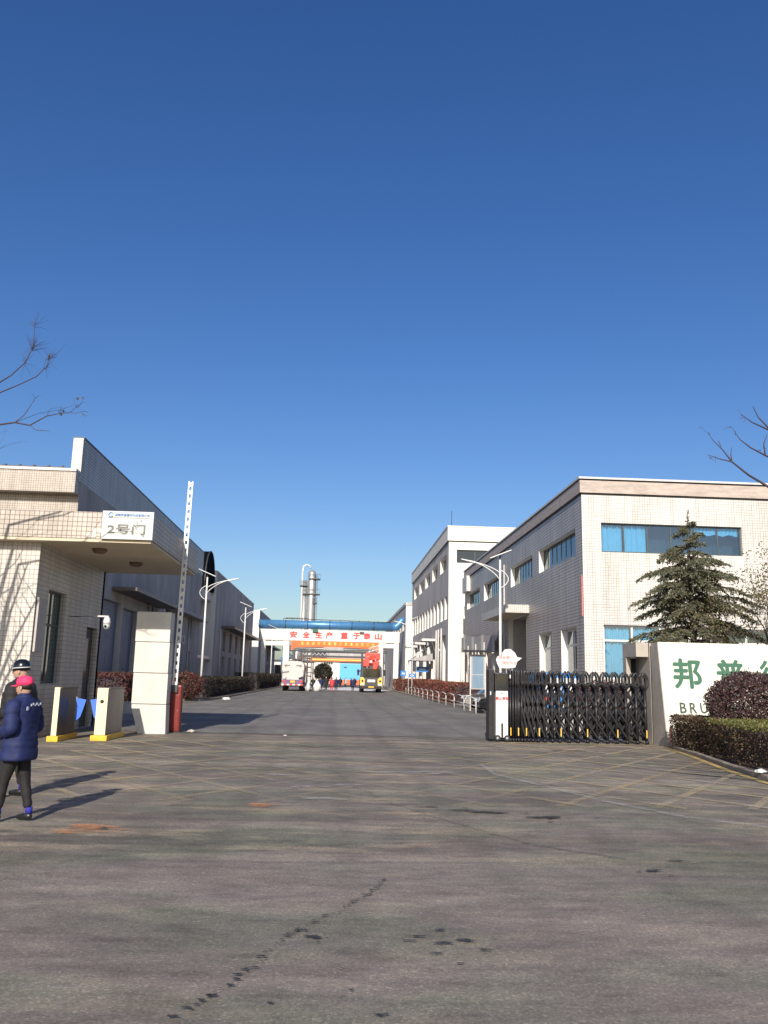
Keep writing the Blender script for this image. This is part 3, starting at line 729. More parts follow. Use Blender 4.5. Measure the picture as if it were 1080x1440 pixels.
left_far(152, 194, 12.9, 'farthest shaded hall on the left, by the pipe bridge end')

# ------------------------------------------------------------------ guardhouse
def guardhouse():
    XC, Y0, Y1 = -7.58, 22.0, 28.3
    R = thing('guardhouse', (XC, Y0, 0), 'cream tiled guardhouse with a wide flat canopy at the left of the entrance', 'building')
    gwin = (22.95, 24.5, 1.35, 3.8); gdoor = (26.7, 27.9, 0.02, 3.03)
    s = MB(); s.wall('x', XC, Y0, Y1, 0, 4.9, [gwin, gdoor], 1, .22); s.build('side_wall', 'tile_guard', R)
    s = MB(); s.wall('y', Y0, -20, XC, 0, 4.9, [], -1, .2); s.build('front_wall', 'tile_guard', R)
    s = MB(); s.box(-20, XC, Y1-.2, Y1, 0, 4.9); s.box(-20.2, -20, Y0, Y1, 0, 4.9); s.build('rear_wall', 'tile_guard', R)
    window(R, 'x', XC, 1, *gwin, depth=.16, cols=2, transom=2.9, glass='glass_green', frame='frame_dark')
    d = MB(); d.box(XC-.2, XC-.14, gdoor[0]+.02, gdoor[1]-.02, .03, 3.0); dd = d.build('door', 'dark_metal', R)
    q = MB(); q.box(XC-.138, XC-.13, 26.95, 27.65, 1.5, 2.7); q.build('door_pane', 'glass_dark', dd)
    q = MB(); q.tube([(XC-.10, 27.72, 1.0), (XC-.10, 27.72, 1.3)], .02, 6); q.build('handle', 'steel', dd)
    # canopy
    s = MB(); s.box(-22, -4.74, 21.62, 28.55, 4.90, 4.97); s.build('canopy_soffit', 'soffit', R)
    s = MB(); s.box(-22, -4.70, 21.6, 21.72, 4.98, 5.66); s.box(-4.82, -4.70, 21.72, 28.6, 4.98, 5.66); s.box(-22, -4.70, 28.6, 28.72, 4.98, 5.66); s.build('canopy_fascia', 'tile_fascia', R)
    s = MB(); s.box(-22, -4.82, 21.72, 28.6, 5.2, 5.3); s.build('canopy_roof', 'concrete', R)
    for (x, y) in ((-6.35, 22.9), (-6.0, 25.6)):
        l = MB(); l.lathe([(.20, 4.90), (.19, 4.84), (.13, 4.79), (.03, 4.775)], x, y, 16); l.build('ceiling_lamp', 'rust', R)
    p = MB(); p.box(XC+.02, XC+.07, 22.08, 22.72, 2.15, 3.5); pn = p.build('notice_panel', 'render_grey', R)
    # two pale replacement tiles at the end of the fascia
    for i in range(3):
        t = MB(); t.box(-6.12+i*.12-.22, -6.01+i*.12-.22, 21.585, 21.598, 5.01+(i == 2)*.12, 5.12+(i > 0)*.12); t.build('pale_tile', 'slab', R)
    S = thing('gate_number_sign', (-5.3, 21.57, 5.3), 'pale sign reading gate number 2 on the corner of the guardhouse canopy', 'sign')
    b = MB(); b.box(-5.97, -4.69, 21.52, 21.575, 4.97, 5.69); b.build('sign_plate', 'plate', S, bevel=.008)
    text('2号门', -5.82, -4.88, 5.10, 5.36, 21.517, 'grey_text', S, bold=.012)
    text('湖南邦普循环科技有限公司', -5.66, -4.80, 5.555, 5.625, 21.517, 'blue_text', S)
    b = MB(); 
    pts = [(-5.76+.055*cos(a), 21.512, 5.59+.055*sin(a)) for a in [radians(40+i*30) for i in range(11)]]
    b.tube(pts, .011, 6); b.build('ring_emblem', 'blue_text', S)
    b = MB(); b.box(-5.84, -4.8, 21.515, 21.519, 5.515, 5.525); b.build('rule_line', 'grey_text', S)
guardhouse()
def dome_camera():
    R = thing('dome_camera', (-6.45, 24.2, 3.2), 'white dome security camera on an arm beside the guardhouse', 'camera')
    b = MB(); b.tube([(-6.60, 24.2, 3.2), (-6.30, 24.2, 3.2)], .026, 8); b.build('arm', 'white_metal', R)
    b = MB(); b.tube([(-7.57, 24.9, 3.22), (-6.60, 24.22, 3.2)], .012, 6); b.build('wall_bracket', 'dark_metal', R)
    b = MB(); b.lathe([(.03, 3.2), (.075, 3.16), (.10, 3.07), (.10, 2.99)], -6.34, 24.2, 16); b.build('housing', 'white_metal', R)
    b = MB(); b.lathe([(.092, 2.985), (.088, 2.92), (.055, 2.86), (.01, 2.84)], -6.34, 24.2, 16); h = b.build('dome', 'plate', R)
    b = MB(); b.lathe([(.035, 0), (.03, .02)], (-6.35, 24.10, 2.93), 0, 10, axis='y'); b.build('lens', 'glass_dark', h)
dome_camera()
# the slab-clad gate pillar: five stone courses with open joints, chamfered foot on its left
def gate_pillar():
    R = thing('gate_pillar', (-5.25, 25.2, 0), 'pale stone clad gate pillar between the turnstiles and the red barrier cabinet', 'pillar')
    zs = [0, .82, 1.69, 2.57, 3.44]
    for i in range(4):
        z0 = zs[i]+.008; z1 = zs[i+1]-.008
        b = MB()
        if i == 0:
            b.prism([(-5.50, 0), (-4.72, 0), (-4.75, z1), (-5.72, z1), (-5.72, .72)], 'y', 25.2, 25.75)
        else: b.box(-5.72-.012*i, -4.74-.012*i, 25.2, 25.75, z0, z1)
        b.build('stone_slab', 'slab', R, bevel=.01)
    b = MB(); b.box(-5.68, -4.82, 25.24, 25.7, .6, 3.42); b.build('core', 'dark_joint', R)
gate_pillar()
def turnstile(x, y, w, L, label, knob):
    R = thing('turnstile_cabinet', (x, y, 0), label, 'turnstile', 'pedestrian turnstile cabinets')
    b = MB(); b.box(x-w/2-.07, x+w/2+.07, y-.08, y+L+.05, 0, .13); b.build('yellow_plinth', 'yellow', R, bevel=.015)
    b = MB(); b.box(x-w/2, x+w/2, y+.032, y+L, .13, 1.27); b.build('cabinet_body', 'grey_box', R, bevel=.012)
    b = MB(); b.box(x-w/2, x+w/2, y, y+.03, .135, 1.29); b.build('end_plate', 'turnstile', R, bevel=.006)
    if knob:
        b = MB(); b.lathe([(.045, 0), (.045, -.012), (.02, -.018)], (x-.0, y, .96), 0, 16, axis='y'); b.build('card_reader', 'black_metal', R)
    b = MB(); b.box(x-w/2-.02, x+w/2+.02, y+.1, y+L, 1.272, 1.30); b.build('lid', 'grey_box', R)
turnstile(-6.78, 21.85, .13, 1.5, 'narrow turnstile cabinet with a cream end plate, nearest the two people', False)
turnstile(-5.82, 22.4, .27, 1.7, 'wider turnstile cabinet with a round black card reader, left of the stone pillar', True)
for (x, s, lab) in ((-6.56, 1, 'left blue flap barrier hinged to the narrow turnstile cabinet'), (-6.02, -1, 'right blue flap barrier hinged to the wider turnstile cabinet')):
    R = thing('flap_barrier', (x, 22.9, .7), lab, 'flap barrier', 'blue flap barriers')
    b = MB(); b.prism([(x-.03*s, 1.02), (x+.22*s, .98), (x+.10*s, .55), (x-.03*s, .42)], 'y', 22.86, 22.90); b.build('flap', 'blue_flap', R)
    b = MB(); b.tube([(x-.03*s, 22.88, .3), (x-.03*s, 22.88, 1.05)], .02, 8); b.build('hinge_post', 'steel', R)

# the red barrier cabinet and its raised lattice boom
def barrier():
    R = thing('boom_barrier', (-4.66, 26, 0), 'red barrier cabinet right of the stone pillar with its white boom raised upright', 'barrier')
    b = MB(); b.box(-4.87, -4.47, 25.95, 26.30, .03, 1.35); b.build('cabinet', 'red', R, bevel=.03)
    b = MB(); b.box(-4.90, -4.44, 25.92, 26.33, 0, .03); b.build('base_plate', 'dark_metal', R)
    b = MB(); b.box(-4.83, -4.51, 25.938, 25.948, .12, 1.08); b.build('access_door', 'red', R, bevel=.004)
    b = MB(); b.lathe([(.016, 0), (.014, -.012)], (-4.55, 25.938, .62), 0, 10, axis='y'); b.build('lock', 'steel', R)
    b = MB(); b.lathe([(.05, 0), (.05, -.03), (.03, -.04)], (-4.80, 25.95, 1.22), 0, 14, axis='y'); b.build('hub', 'steel', R)
    # boom: two rails with cross pins
    n = 26; z0, z1 = 1.3, 7.5
    def px(z): return -4.67+(z-z0)*.012
    b = MB()
    for sx in (-.055, .055):
        b.hexa([(px(z0)+sx-.02, 25.87, z0), (px(z0)+sx+.02, 25.87, z0), (px(z0)+sx+.02, 25.93, z0), (px(z0)+sx-.02, 25.93, z0)],
               [(px(z1)+sx-.02, 25.87, z1), (px(z1)+sx+.02, 25.87, z1), (px(z1)+sx+.02, 25.93, z1), (px(z1)+sx-.02, 25.93, z1)])
    bo = b.build('boom', 'white_metal', R)
    for i in range(n):
        z = z0+.1+(z1-z0-.2)*i/(n-1); q = MB(); q.box(px(z)-.034, px(z)+.034, 25.885, 25.915, z-.065, z+.065); q.build('cross_piece', 'white_metal', bo)
    b = MB(); b.box(-4.76, -4.58, 25.86, 25.94, 1.15, 1.36); b.build('clamp', 'dark_metal', R)
barrier()

# ------------------------------------------------------------------ retractable gate
def accordion_gate():
    R = thing('retractable_gate', (4.6, 25, 0), 'black accordion gate with pointed arches drawn across the right of the entrance', 'gate')
    b = MB(); b.box(4.63, 4.98, 24.72, 25.30, .12, 1.42); b.build('drive_cabinet', 'white_metal', R, bevel=.02)
    b = MB(); b.box(4.60, 5.00, 24.70, 25.32, 1.425, 1.93); b.build('display_head', 'black_metal', R, bevel=.03)
    b = MB(); b.box(4.66, 4.95, 24.685, 24.698, 1.50, 1.86); b.build('display_screen', 'glass_dark', R)
    b = MB(); b.box(4.44, 4.60, 24.78, 25.28, .06, 2.02); b.build('end_column', 'black_metal', R, bevel=.02)
    text('禁止停车', 4.62, 4.99, 1.16, 1.26, 24.715, 'red_text', R, bold=.02)
    b = MB(); b.tube([(4.76, 24.715, 1.37), (4.80, 24.71, 1.345), (4.84, 24.715, 1.37)], .008, 5); b.build('emblem', 'grey_text', R)
    b = MB(); b.box(4.78, 4.83, 24.68, 24.718, .12, .52); b.build('foot_slot', 'black_metal', R)
    for x in (4.68, 4.95):
        w = MB(); w.lathe([(.085, -.03), (.09, -.02), (.09, .02), (.085, .03)], (x, 24.74, .105), 0, 16, axis='y'); wo = w.build('wheel', 'rubber', R)
        w = MB(); w.lathe([(.045, -.045), (.045, -.031)], (x, 24.74, .105), 0, 12, axis='y'); w.build('wheel_hub', 'steel', wo)
    # arch centres: packed tight near the drive head, opening out towards the wall
    xs = [5.08, 5.155, 5.23, 5.31, 5.395, 5.49, 5.60, 5.73, 5.88, 6.07, 6.28, 6.50, 6.755, 7.03, 7.30, 7.59, 7.88, 8.16, 8.46, 8.75, 9.03]
    def arch(x, y, w, mb, top=2.03):
        """pointed loop on a single post, as each leaf of the gate has"""
        h = w/2-.031; t = .031 if w > .15 else .026
        loop = [(x, y, 1.50), (x-h, y, 1.64), (x-h, y, 1.86), (x-h*.55, y, 1.955), (x, y, top-.02), (x+h*.55, y, 1.955), (x+h, y, 1.86), (x+h, y, 1.64), (x, y, 1.50)]
        mb.tube(loop, t, 6)
        mb.tube([(x, y, .10), (x, y, 1.53)], .050 if w > .15 else .036, 6)
    me = {}
    for i, x in enumerate(xs):
        gap = (xs[i+1]-x) if i+1 < len(xs) else .28
        w = max(.085, min(.255, gap*.90)); key = round(w, 3)
        jx = rnd.uniform(-.010, .010)
        for yy, kk in ((-.12, 'f'), (.12, 'b')):
            if (key, kk) in me:
                o = bpy.data.objects.new('arch_frame', me[key, kk]); COL.objects.link(o); o.parent = R
            else:
                b = MB(); arch(0, yy, w, b); o = b.build('arch_frame', 'black_metal', R, world=False); me[key, kk] = o.data
            o.location = (x-4.6+jx, 0, 0); o.rotation_euler = (0, rnd.uniform(-.006, .006), 0)
        b = MB(); b.tube([(x+jx, 24.88, 1.98), (x+jx, 25.12, 1.98)], .016, 5); b.build('top_tie', 'black_metal', R)
        wd = MB(); wd.lathe([(.05, -.03), (.05, .03)], (x+jx, 24.82, .06), 0, 12, axis='y'); wd.build('caster', 'black_metal', R)
        if i+1 < len(xs) and gap > .09:
            for y, levels in ((24.88, [.16, .58, 1.0, 1.42]), (25.12, [.16, .37, .79, 1.21, 1.6])):
                for k in range(len(levels)-1):
                    z0, z1 = levels[k], levels[k+1]
                    for (za, zb, dy) in ((z0, z1, .03), (z1, z0, -.03)):
                        b = MB(); b.tube([(x, y+dy, za), (x+gap, y+dy, zb)], .022, 4); b.build('scissor_bar', 'black_metal', R)
                b = MB(); b.tube([(x, y-.03, 1.62), (x+gap/2, y-.03, 1.69), (x+gap, y-.03, 1.62)], .024, 4); b.build('scissor_bar', 'black_metal', R)
    for i, x in enumerate((5.08, 5.30, 5.53, 5.90, 6.53, 7.30, 8.18, 9.03)):
        b = MB(); b.box(x-.014, x+.014, 24.825, 24.84, .18, .40); b.build('reflector_strip', 'yellow' if i in (0, 2) else 'yellow_truck', R)
    b = MB(); b.box(5.03, 5.06, 24.72, 24.74, 1.78, 1.88); b.box(4.47, 4.50, 24.75, 24.775, 1.30, 1.40); b.build('sensor', 'white_metal', R)
accordion_gate()

# ------------------------------------------------------------------ name wall with its housing for the gate
def name_wall():
    R = thing('name_wall', (9.3, 24, 0), 'leaning cream company name wall with green characters to the right of the gate', 'sign wall')
    L = .5/2.9
    b = MB(); b.hexa([(9.30, 24.0, 0), (17, 24.0, 0), (17, 25.05, 0), (9.30, 25.05, 0)], [(9.30, 24.5, 2.9), (17, 24.5, 2.9), (17, 25.0, 2.9), (9.30, 25.0, 2.9)])
    b.build('wall_body', 'pier', R)
    for i in range(5):
        x0 = 9.315+i*1.54; x1 = x0+1.53; b = MB()
        def P(x, z, d): return (x, 24.0+L*z-d, z)
        for (za, zb) in ((.25, 2.91),):
            b.hexa([P(x0, za, .03), P(x1, za, .03), P(x1, za, .002), P(x0, za, .002)], [P(x0, zb, .03), P(x1, zb, .03), P(x1, zb, .002), P(x0, zb, .002)])
        b.build('face_panel', 'sign_cream', R)
    y = 24.0-.034
    text('邦', 9.66, 10.50, 1.60, 2.46, y, 'green_text', R, bold=.022, lean=L)
    text('普', 10.94, 11.78, 1.60, 2.46, y, 'green_text', R, bold=.022, lean=L)
    text('循', 12.22, 13.06, 1.60, 2.46, y, 'green_text', R, bold=.022, lean=L)
    text('环', 13.50, 14.34, 1.60, 2.46, y, 'green_text', R, bold=.022, lean=L)
    for ch, a, c in (('B', 9.755, 9.945), ('R', 10.04, 10.24), ('U', 10.345, 10.55), ('N', 10.66, 10.87), ('P', 10.97, 11.16)):
        text(ch, a, c, .93, 1.22, y, 'dark_text', R, bold=.012, lean=L)
    b = MB(); b.box(8.92, 9.29, 25.2, 26.4, 2.50, 2.92); b.box(8.92, 9.06, 26.1, 26.4, 0, 2.49); b.box(9.31, 11, 25.15, 26.4, 0, 2.90); b.build('gate_housing', 'pier', R)
    b = MB(); b.box(9.07, 9.29, 26.3, 26.38, 0, 2.48); b.build('housing_back', 'dark_joint', R)
    b = MB(); b.box(9.36, 9.42, 23.9, 23.96, .08, .55); b.build('red_marker', 'red_faded', R)
name_wall()
R = thing('cloud_sign', (6.5, 32, 0), 'white cloud shaped board with faded red characters behind the gate', 'sign')
pts = [(6.05, 2.32), (6.12, 2.18), (6.4, 2.16), (6.72, 2.2), (6.80, 2.42), (6.98, 2.56), (6.80, 2.58), (6.72, 2.74), (6.55, 2.88), (6.34, 2.86), (6.22, 2.72), (6.24, 2.62), (6.06, 2.60), (6.0, 2.48)]
b = MB(); b.prism(pts, 'y', 32, 32.03); b.build('board', 'white_metal', R)
text('安全第一', 6.10, 6.66, 2.50, 2.63, 31.995, 'pink_text', R, bold=.02)
text('预防为主', 6.22, 6.78, 2.30, 2.43, 31.995, 'pink_text', R, bold=.02)
b = MB(); b.tube([(6.4, 32.06, 0), (6.4, 32.06, 2.5)], .025, 8); b.tube([(6.62, 32.06, 0), (6.62, 32.06, 2.5)], .025, 8); b.build('post', 'steel', R)

# ------------------------------------------------------------------ street lamps with solar panels
def make_lamp():
    R = thing('solar_street_lamp', (9.25, 48, 0), 'white solar street lamp nearest the gate on the right of the road', 'street lamp', 'solar street lamps along the road')
    b = MB(); b.smooth = True; b.tube([(0, 0, .3), (0, 0, 4), (0, 0, 8.5)], [.085, .075, .055], 12); b.build('pole', 'white_metal', R, world=False)
    b = MB(); b.lathe([(.17, 0), (.17, .05), (.11, .08), (.11, .32), (.09, .36)], 0, 0, 12); b.build('pole_base', 'white_metal', R, world=False)
    for lo, hi, bend in ((7.35, 7.9, .30), (7.75, 8.05, .16)):
        b = MB(); pts = [(-.02+(-1.45)*t, 0, lo+(8.32-lo)*(t**.75)+bend*.25*sin(pi*t)) for t in [i/8 for i in range(9)]]
        b.tube(pts, .028, 8); b.build('bracket_arm', 'white_metal', R, world=False)
    b = MB(); pts = [(.05+.42*sin(pi*t)**.8, 0, 7.9-1.0*t) for t in [i/10 for i in range(11)]]; b.tube(pts, .026, 8); b.build('scroll_arm', 'white_metal', R, world=False)
    b = MB(); pr = [(-.03, -.08), (.06, -.05), (.08, .35), (.04, .8), (.0, .85), (-.04, .8), (-.05, .3)]
    b.hexa([(-1.45, -.08, 8.26), (-1.45, .08, 8.26), (-2.25, .11, 8.44), (-2.25, -.11, 8.44)], [(-1.45, -.06, 8.36), (-1.45, .06, 8.36), (-2.25, .06, 8.50), (-2.25, -.06, 8.50)])
    h = b.build('lamp_head', 'white_metal', R, world=False, bevel=.02)
    b = MB(); b.quad((-1.6, -.06, 8.285), (-1.6, .06, 8.285), (-2.15, .08, 8.41), (-2.15, -.08, 8.41)); b.build('lens', 'glass_green', h, world=False)
    b = MB(); b.tube([(0, 0, 8.4), (0, 0, 8.75)], .04, 8); b.build('panel_mount', 'dark_metal', R, world=False)
    b = MB(); b.hexa([(-.62, -.35, 8.52), (.60, -.35, 9.02), (.60, .35, 9.02), (-.62, .35, 8.52)], [(-.64, -.35, 8.56), (.58, -.35, 9.06), (.58, .35, 9.06), (-.64, .35, 8.56)])
    p = b.build('solar_panel', 'white_metal', R, world=False)
    b = MB(); b.quad((-.60, -.32, 8.578), (.55, -.32, 9.05), (.55, .32, 9.05), (-.60, .32, 8.578)); b.build('solar_cells', 'glass_dark', p, world=False)
    return R
L0 = make_lamp()
dup(L0, (9.2, 103, 0), 'white solar street lamp farther down the right side by the blue road sign')
dup(L0, (-9.3, 61.5, 0), 'nearest of the white solar street lamps on the left side of the road', rz=pi)
dup(L0, (-9.3, 88.6, 0), 'second of the white solar street lamps on the left side of the road', rz=pi)
dup(L0, (-9.3, 127.5, 0), 'farthest small white solar street lamp on the left near the pipe bridge', rz=pi)

# ------------------------------------------------------------------ low white railing on the right, noticeboard, lean-to
def railing():
    R = thing('low_railing', (8.0, 44, 0), 'low dusty white tubular railing along the right edge of the road', 'railing')
    ys = [44.2+i*4.6 for i in range(13)]
    xx = lambda y: 7.25+(y-44)*.018
    for i, y in enumerate(ys):
        b = MB(); b.tube([(xx(y), y, 0), (xx(y), y, .78)], .035, 8); b.build('post', 'dirty_white', R)
    for y0, y1 in zip(ys, ys[1:]):
        b = MB(); b.tube([(xx(y0), y0, .76), (xx((y0+y1)/2), (y0+y1)/2, .85), (xx(y1), y1, .76)], .028, 6); b.tube([(xx(y0), y0, .42), (xx(y1), y1, .42)], .022, 6); b.build('rail', 'dirty_white', R)
railing()
R = thing('notice_board', (8.1, 49, 0), 'glazed grey notice board on two posts behind the railing', 'notice board')
b = MB(); b.box(7.75, 8.55, 49, 49.1, 1.2, 3.15); b.build('board', 'corr_sheet', R)
b = MB(); b.box(7.83, 8.47, 48.985, 48.998, 1.28, 2.0); b.box(7.83, 8.47, 48.985, 48.998, 2.05, 3.07); b.build('poster', 'curtain_grey', R)
for x in (7.72, 8.58): b = MB(); b.box(x-.03, x+.03, 49.01, 49.09, 0, 3.3); b.build('post', 'dirty_white', R)
b = MB(); b.hexa([(7.4, 48.5, 3.3), (9.0, 48.5, 3.3), (9.0, 49.6, 3.3), (7.4, 49.6, 3.3)], [(7.4, 48.5, 3.36), (9.0, 48.5, 3.36), (9.0, 49.6, 3.42), (7.4, 49.6, 3.42)]); b.build('board_roof', 'black_metal', R)
R = thing('lean_to_screen', (11.2, 62, 0), 'weathered corrugated sheet screen standing against the ground floor of the office block', 'screen')
for i in range(14):
    y = 61.8+i*1.18; z1 = 5.15+.5*(i/14)+rnd.uniform(-.2, .2); b = MB(); n = 6
    vs = []
    for j in range(n+1):
        yy = y+1.14*j/n; xo = 11.5+.04*(j % 2); vs += [(xo, yy, 3.75+.03*i), (xo, yy, z1)]
    b.add(vs, [(2*j, 2*j+2, 2*j+3, 2*j+1) for j in range(n)])
    vs2 = [(v[0]+.02, v[1], v[2]) for v in vs]; b.add(vs2, [(2*j, 2*j+1, 2*j+3, 2*j+2) for j in range(n)])
    b.build('sheet_panel', 'corr_sheet' if i % 4 else 'dirty_white', R)
b = MB()
for y in (61.8, 66, 70, 74, 78.3): b.tube([(11.45, y, 0), (11.45, y, 4.6)], .05, 6)
b.build('frame', 'dirty_white', R)

def street_sign(x, y, z0, z1, w, label, txt):
    R = thing('blue_road_sign', (x, y, 0), label, 'sign', 'small blue signs on the right')
    b = MB(); b.box(x-w/2, x+w/2, y, y+.04, z0, z1); b.build('sign_plate', 'blue_sign', R)
    b = MB(); b.box(x-w*.28, x+w*.28, y-.006, y-.002, z0+(z1-z0)*.38, z0+(z1-z0)*.62); b.build('white_print', 'white_text', R)
    b = MB(); b.tube([(x, y+.08, 0), (x, y+.08, z1)], .04, 8); b.build('post', 'dirty_white', R)
street_sign(10.15, 100, 2.5, 3.1, 1.35, 'wide blue sign with white print beside the farther right street lamp', '')
street_sign(8.9, 112, 2.0, 2.7, .7, 'small blue and white sign left of the wide blue sign', '')
street_sign(10.6, 118, 1.9, 2.4, .9, 'small low blue sign in front of the white bay openings', '')
# raised white boom arms near the second block
R = thing('raised_awning_arms', (9.0, 98, 0), 'two slanting white arms of an open awning by the tall block', 'awning')
for k in (0, 1): b = MB(); b.tube([(8.6+.5*k, 98+k*2, 3.9), (10.9+.2*k, 98+k*2, 5.7)], .07, 6); b.build('arm', 'white_metal', R)
b = MB(); b.hexa([(8.7, 98, 3.75), (11.1, 98, 3.75), (11.1, 103, 3.75), (8.7, 103, 3.75)], [(8.7, 98, 3.83), (11.1, 98, 4.6), (11.1, 103, 4.6), (8.7, 103, 3.83)]); b.build('awning_sheet', 'corr_sheet', R)
b = MB(); b.tube([(8.8, 98.1, 0), (8.8, 98.1, 3.75)], .06, 6); b.tube([(8.8, 102.8, 0), (8.8, 102.8, 3.75)], .06, 6); b.build('post', 'dirty_white', R)

# ------------------------------------------------------------------ pipe bridge with slogans
def pipe_bridge():
    Y = 140.0
    R = thing('pipe_bridge', (0, Y, 0), 'white portal bridge carrying a fat blue pipe and red slogan characters', 'bridge')
    b = MB(); b.box(-12.2, 10.4, Y, Y+1.6, 7.35, 9.1); b.build('beam', 'render_white', R)
    for x, w in ((-7.9, .95), (7.3, .95), (-11.6, .7), (9.9, .8)):
        b = MB(); b.box(x-w/2, x+w/2, Y+.1, Y+1.5, 0, 7.34); b.build('column', 'render_white', R)
    b = MB(); b.box(-12, -7.4, Y+.2, Y+1.4, 6.5, 7.2); b.build('side_beam', 'render_white', R)
    b = MB(); b.box(6.7, 10.2, Y+.2, Y+1.4, 6.5, 7.2); b.build('side_beam', 'render_white', R)
    b = MB(); b.tube([(-12.5, Y+.5, 9.95), (9.2, Y+.5, 9.95)], .66, 20); b.build('pipe', 'pipe_blue', R)
    b = MB(); b.tube([(9.2, Y+.5, 9.95), (9.9, Y+.5, 10.0), (10.3, Y+.5, 10.4), (10.7, Y+.5, 11.0), (11.2, Y+.5, 11.2)], [.66, .66, .62, .55, .5], 16); b.build('pipe_elbow', 'pipe_blue', R)
    for x in (-8.2, -4.6, -1.0, 2.6, 6.2): b = MB(); b.tube([(x-.06, Y+.5, 9.95), (x+.06, Y+.5, 9.95)], .72, 20); b.build('pipe_flange', 'dark_metal', R)
    b = MB(); b.tube([(-8.6, Y+1.3, 10.95), (9.0, Y+1.3, 10.7)], .06, 6)
    for i in range(12): x = -8.6+i*1.55; b.tube([(x, Y+1.3, 9.2), (x, Y+1.3, 10.9)], .04, 5)
    b.build('hand_rail', 'dark_metal', R)
    b = MB()
    for i in range(9): x = -8.2+i*.42; b.box(x, x+.3, Y+1.1, Y+1.5, 10.85, 11.1)
    b.build('valve_row', 'dark_metal', R)
    xs = [-6.05, -4.0, -1.95, .05, 2.5+.35, 4.9-.0, 6.85, 8.8]
    for ch, px in zip('安全生产重于泰山', (413.5, 430, 446, 459.5, 479, 495, 508.5, 523)):
        x = (px-470)/1200*140*1.075+.28
        text(ch, x-.58, x+.58, 7.80, 8.85, Y-.02, 'red_text', R, bold=.03, ext=.02)
    b = MB(); b.box(-3.75, -2.9, Y-.35, Y-.02, 8.75, 9.25); b.build('green_lamp', 'green_text', R); b = MB(); b.box(3.9, 4.6, Y-.3, Y-.02, 8.7, 9.0); b.build('dark_lamp', 'dark_metal', R)
    B = thing('orange_banner', (0, Y-.1, 6.8), 'orange red banner with yellow characters hung under the pipe bridge', 'banner')
    def banner(B, x0, x1, zt, zb, y, n):
        N = 40; b = MB(); vs = []
        for j in range(N+1):
            t = j/N; x = x0+(x1-x0)*t; s = -.22*sin(pi*t)*-1; yy = y+.06*sin(t*23)
            sag = .28*sin(pi*t); vs += [(x, yy, zb-.1+sag*.6-(.35 if t < .04 or t > .95 else 0)), (x, yy, zt)]
        b.add(vs, [(2*j, 2*j+2, 2*j+3, 2*j+1) for j in range(N)]); b.build('banner_cloth', 'banner', B)
        return B
    banner(B, -7.1, 7.0, 7.3, 6.35, Y-.12, 14)
    r = random.Random(3)
    for i in range(14):
        x = -5.3+i*.88; b = MB()
        for k in range(3): z = 6.62+k*.18+.12*sin(pi*(x+7)/14); b.box(x-.26, x+.26, Y-.22, Y-.2, z, z+.08)
        b.box(x-.05+r.uniform(-.12, .12), x+.05, Y-.223, Y-.205, 6.62+.1, 7.2); b.build('yellow_character', 'banner_text', B)
pipe_bridge()
# far end of the street: second and third bridges, white workshop, silver columns
R = thing('second_pipe_rack', (0, 165, 0), 'grey pipe rack crossing the road behind the orange banner', 'pipe rack')
b = MB(); b.box(-10, 10, 165, 165.6, 6.35, 6.6); b.box(-10, 10, 167, 167.6, 6.35, 6.6); b.build('girder', 'dark_metal', R)
b = MB()
for i, z in enumerate((6.9, 7.35)): b.tube([(-10, 165.4+i, z), (10, 165.4+i, z)], .22, 10)
b.build('pipe', 'steel', R)
b = MB(); b.box(-2.2, 1.6, 164.7, 164.9, 6.7, 7.5); b.build('pale_lagging', 'corr_sheet', R)
b = MB()
for x in (-9.2, 9.2, 5.2, -7.7): b.box(x-.2, x+.2, 165, 165.5, 0, 6.3)
b.build('post', 'dark_metal', R)
R = thing('third_pipe_rack', (0, 185, 0), 'third rack across the road with a thin orange banner below', 'pipe rack')
b = MB(); b.box(-9.5, 9.5, 185, 185.5, 5.75, 6.15); b.build('girder', 'dark_metal', R)
b = MB()
for i in range(22): x = -9+i*.85; b.tube([(x, 185.2, 6.15), (x+.42, 185.2, 6.7)], .05, 4); b.tube([(x+.42, 185.2, 6.7), (x+.85, 185.2, 6.15)], .05, 4)
b.build('lattice_chord', 'steel', R)
b = MB(); b.box(-5.2, 7.6, 184.8, 184.84, 4.95, 5.6); b.build('banner_cloth', 'banner', R)
b = MB(); b.box(-4.9, 7.2, 184.77, 184.79, 5.15, 5.42); b.build('banner_print', 'banner_text', R)
b = MB(); b.box(-9.4, -9, 185, 185.4, 0, 5.7); b.box(9, 9.4, 185, 185.4, 0, 5.7); b.build('post', 'dark_metal', R)
R = thing('white_workshop', (0, 210, 0), 'white workshop closing the end of the street with a bright blue sheet door', 'building')
b = MB(); b.box(-18, 14, 210, 240, 0, 5.2); b.box(-4.6, 1.2, 209.8, 210, 0, 5.6); b.build('wall', 'render_white', R)
b = MB(); b.box(1.3, 6.6, 209.6, 209.95, .9, 4.9); d = b.build('sheet_door', 'blue_wall', R)
b = MB(); b.box(2.2, 3.0, 209.55, 209.59, 3.9, 4.2); b.box(5.4, 6.2, 209.55, 209.59, 3.0, 3.4); b.build('dark_vent', 'dark_metal', d)
b = MB(); 
for k in range(4): b.box(-2.6+k*.55, -2.15+k*.55, 209.7, 209.79, 4.7, 5.15)
b.build('dark_character', 'dark_text', R)
b = MB(); b.box(1.4, 8.5, 205, 208, 0, 1.1); b.build('orange_bund', 'banner', R)
b = MB(); b.box(-18.2, 14.2, 209.6, 240, 5.2, 5.5); b.build('roof_edge', 'dark_metal', R)
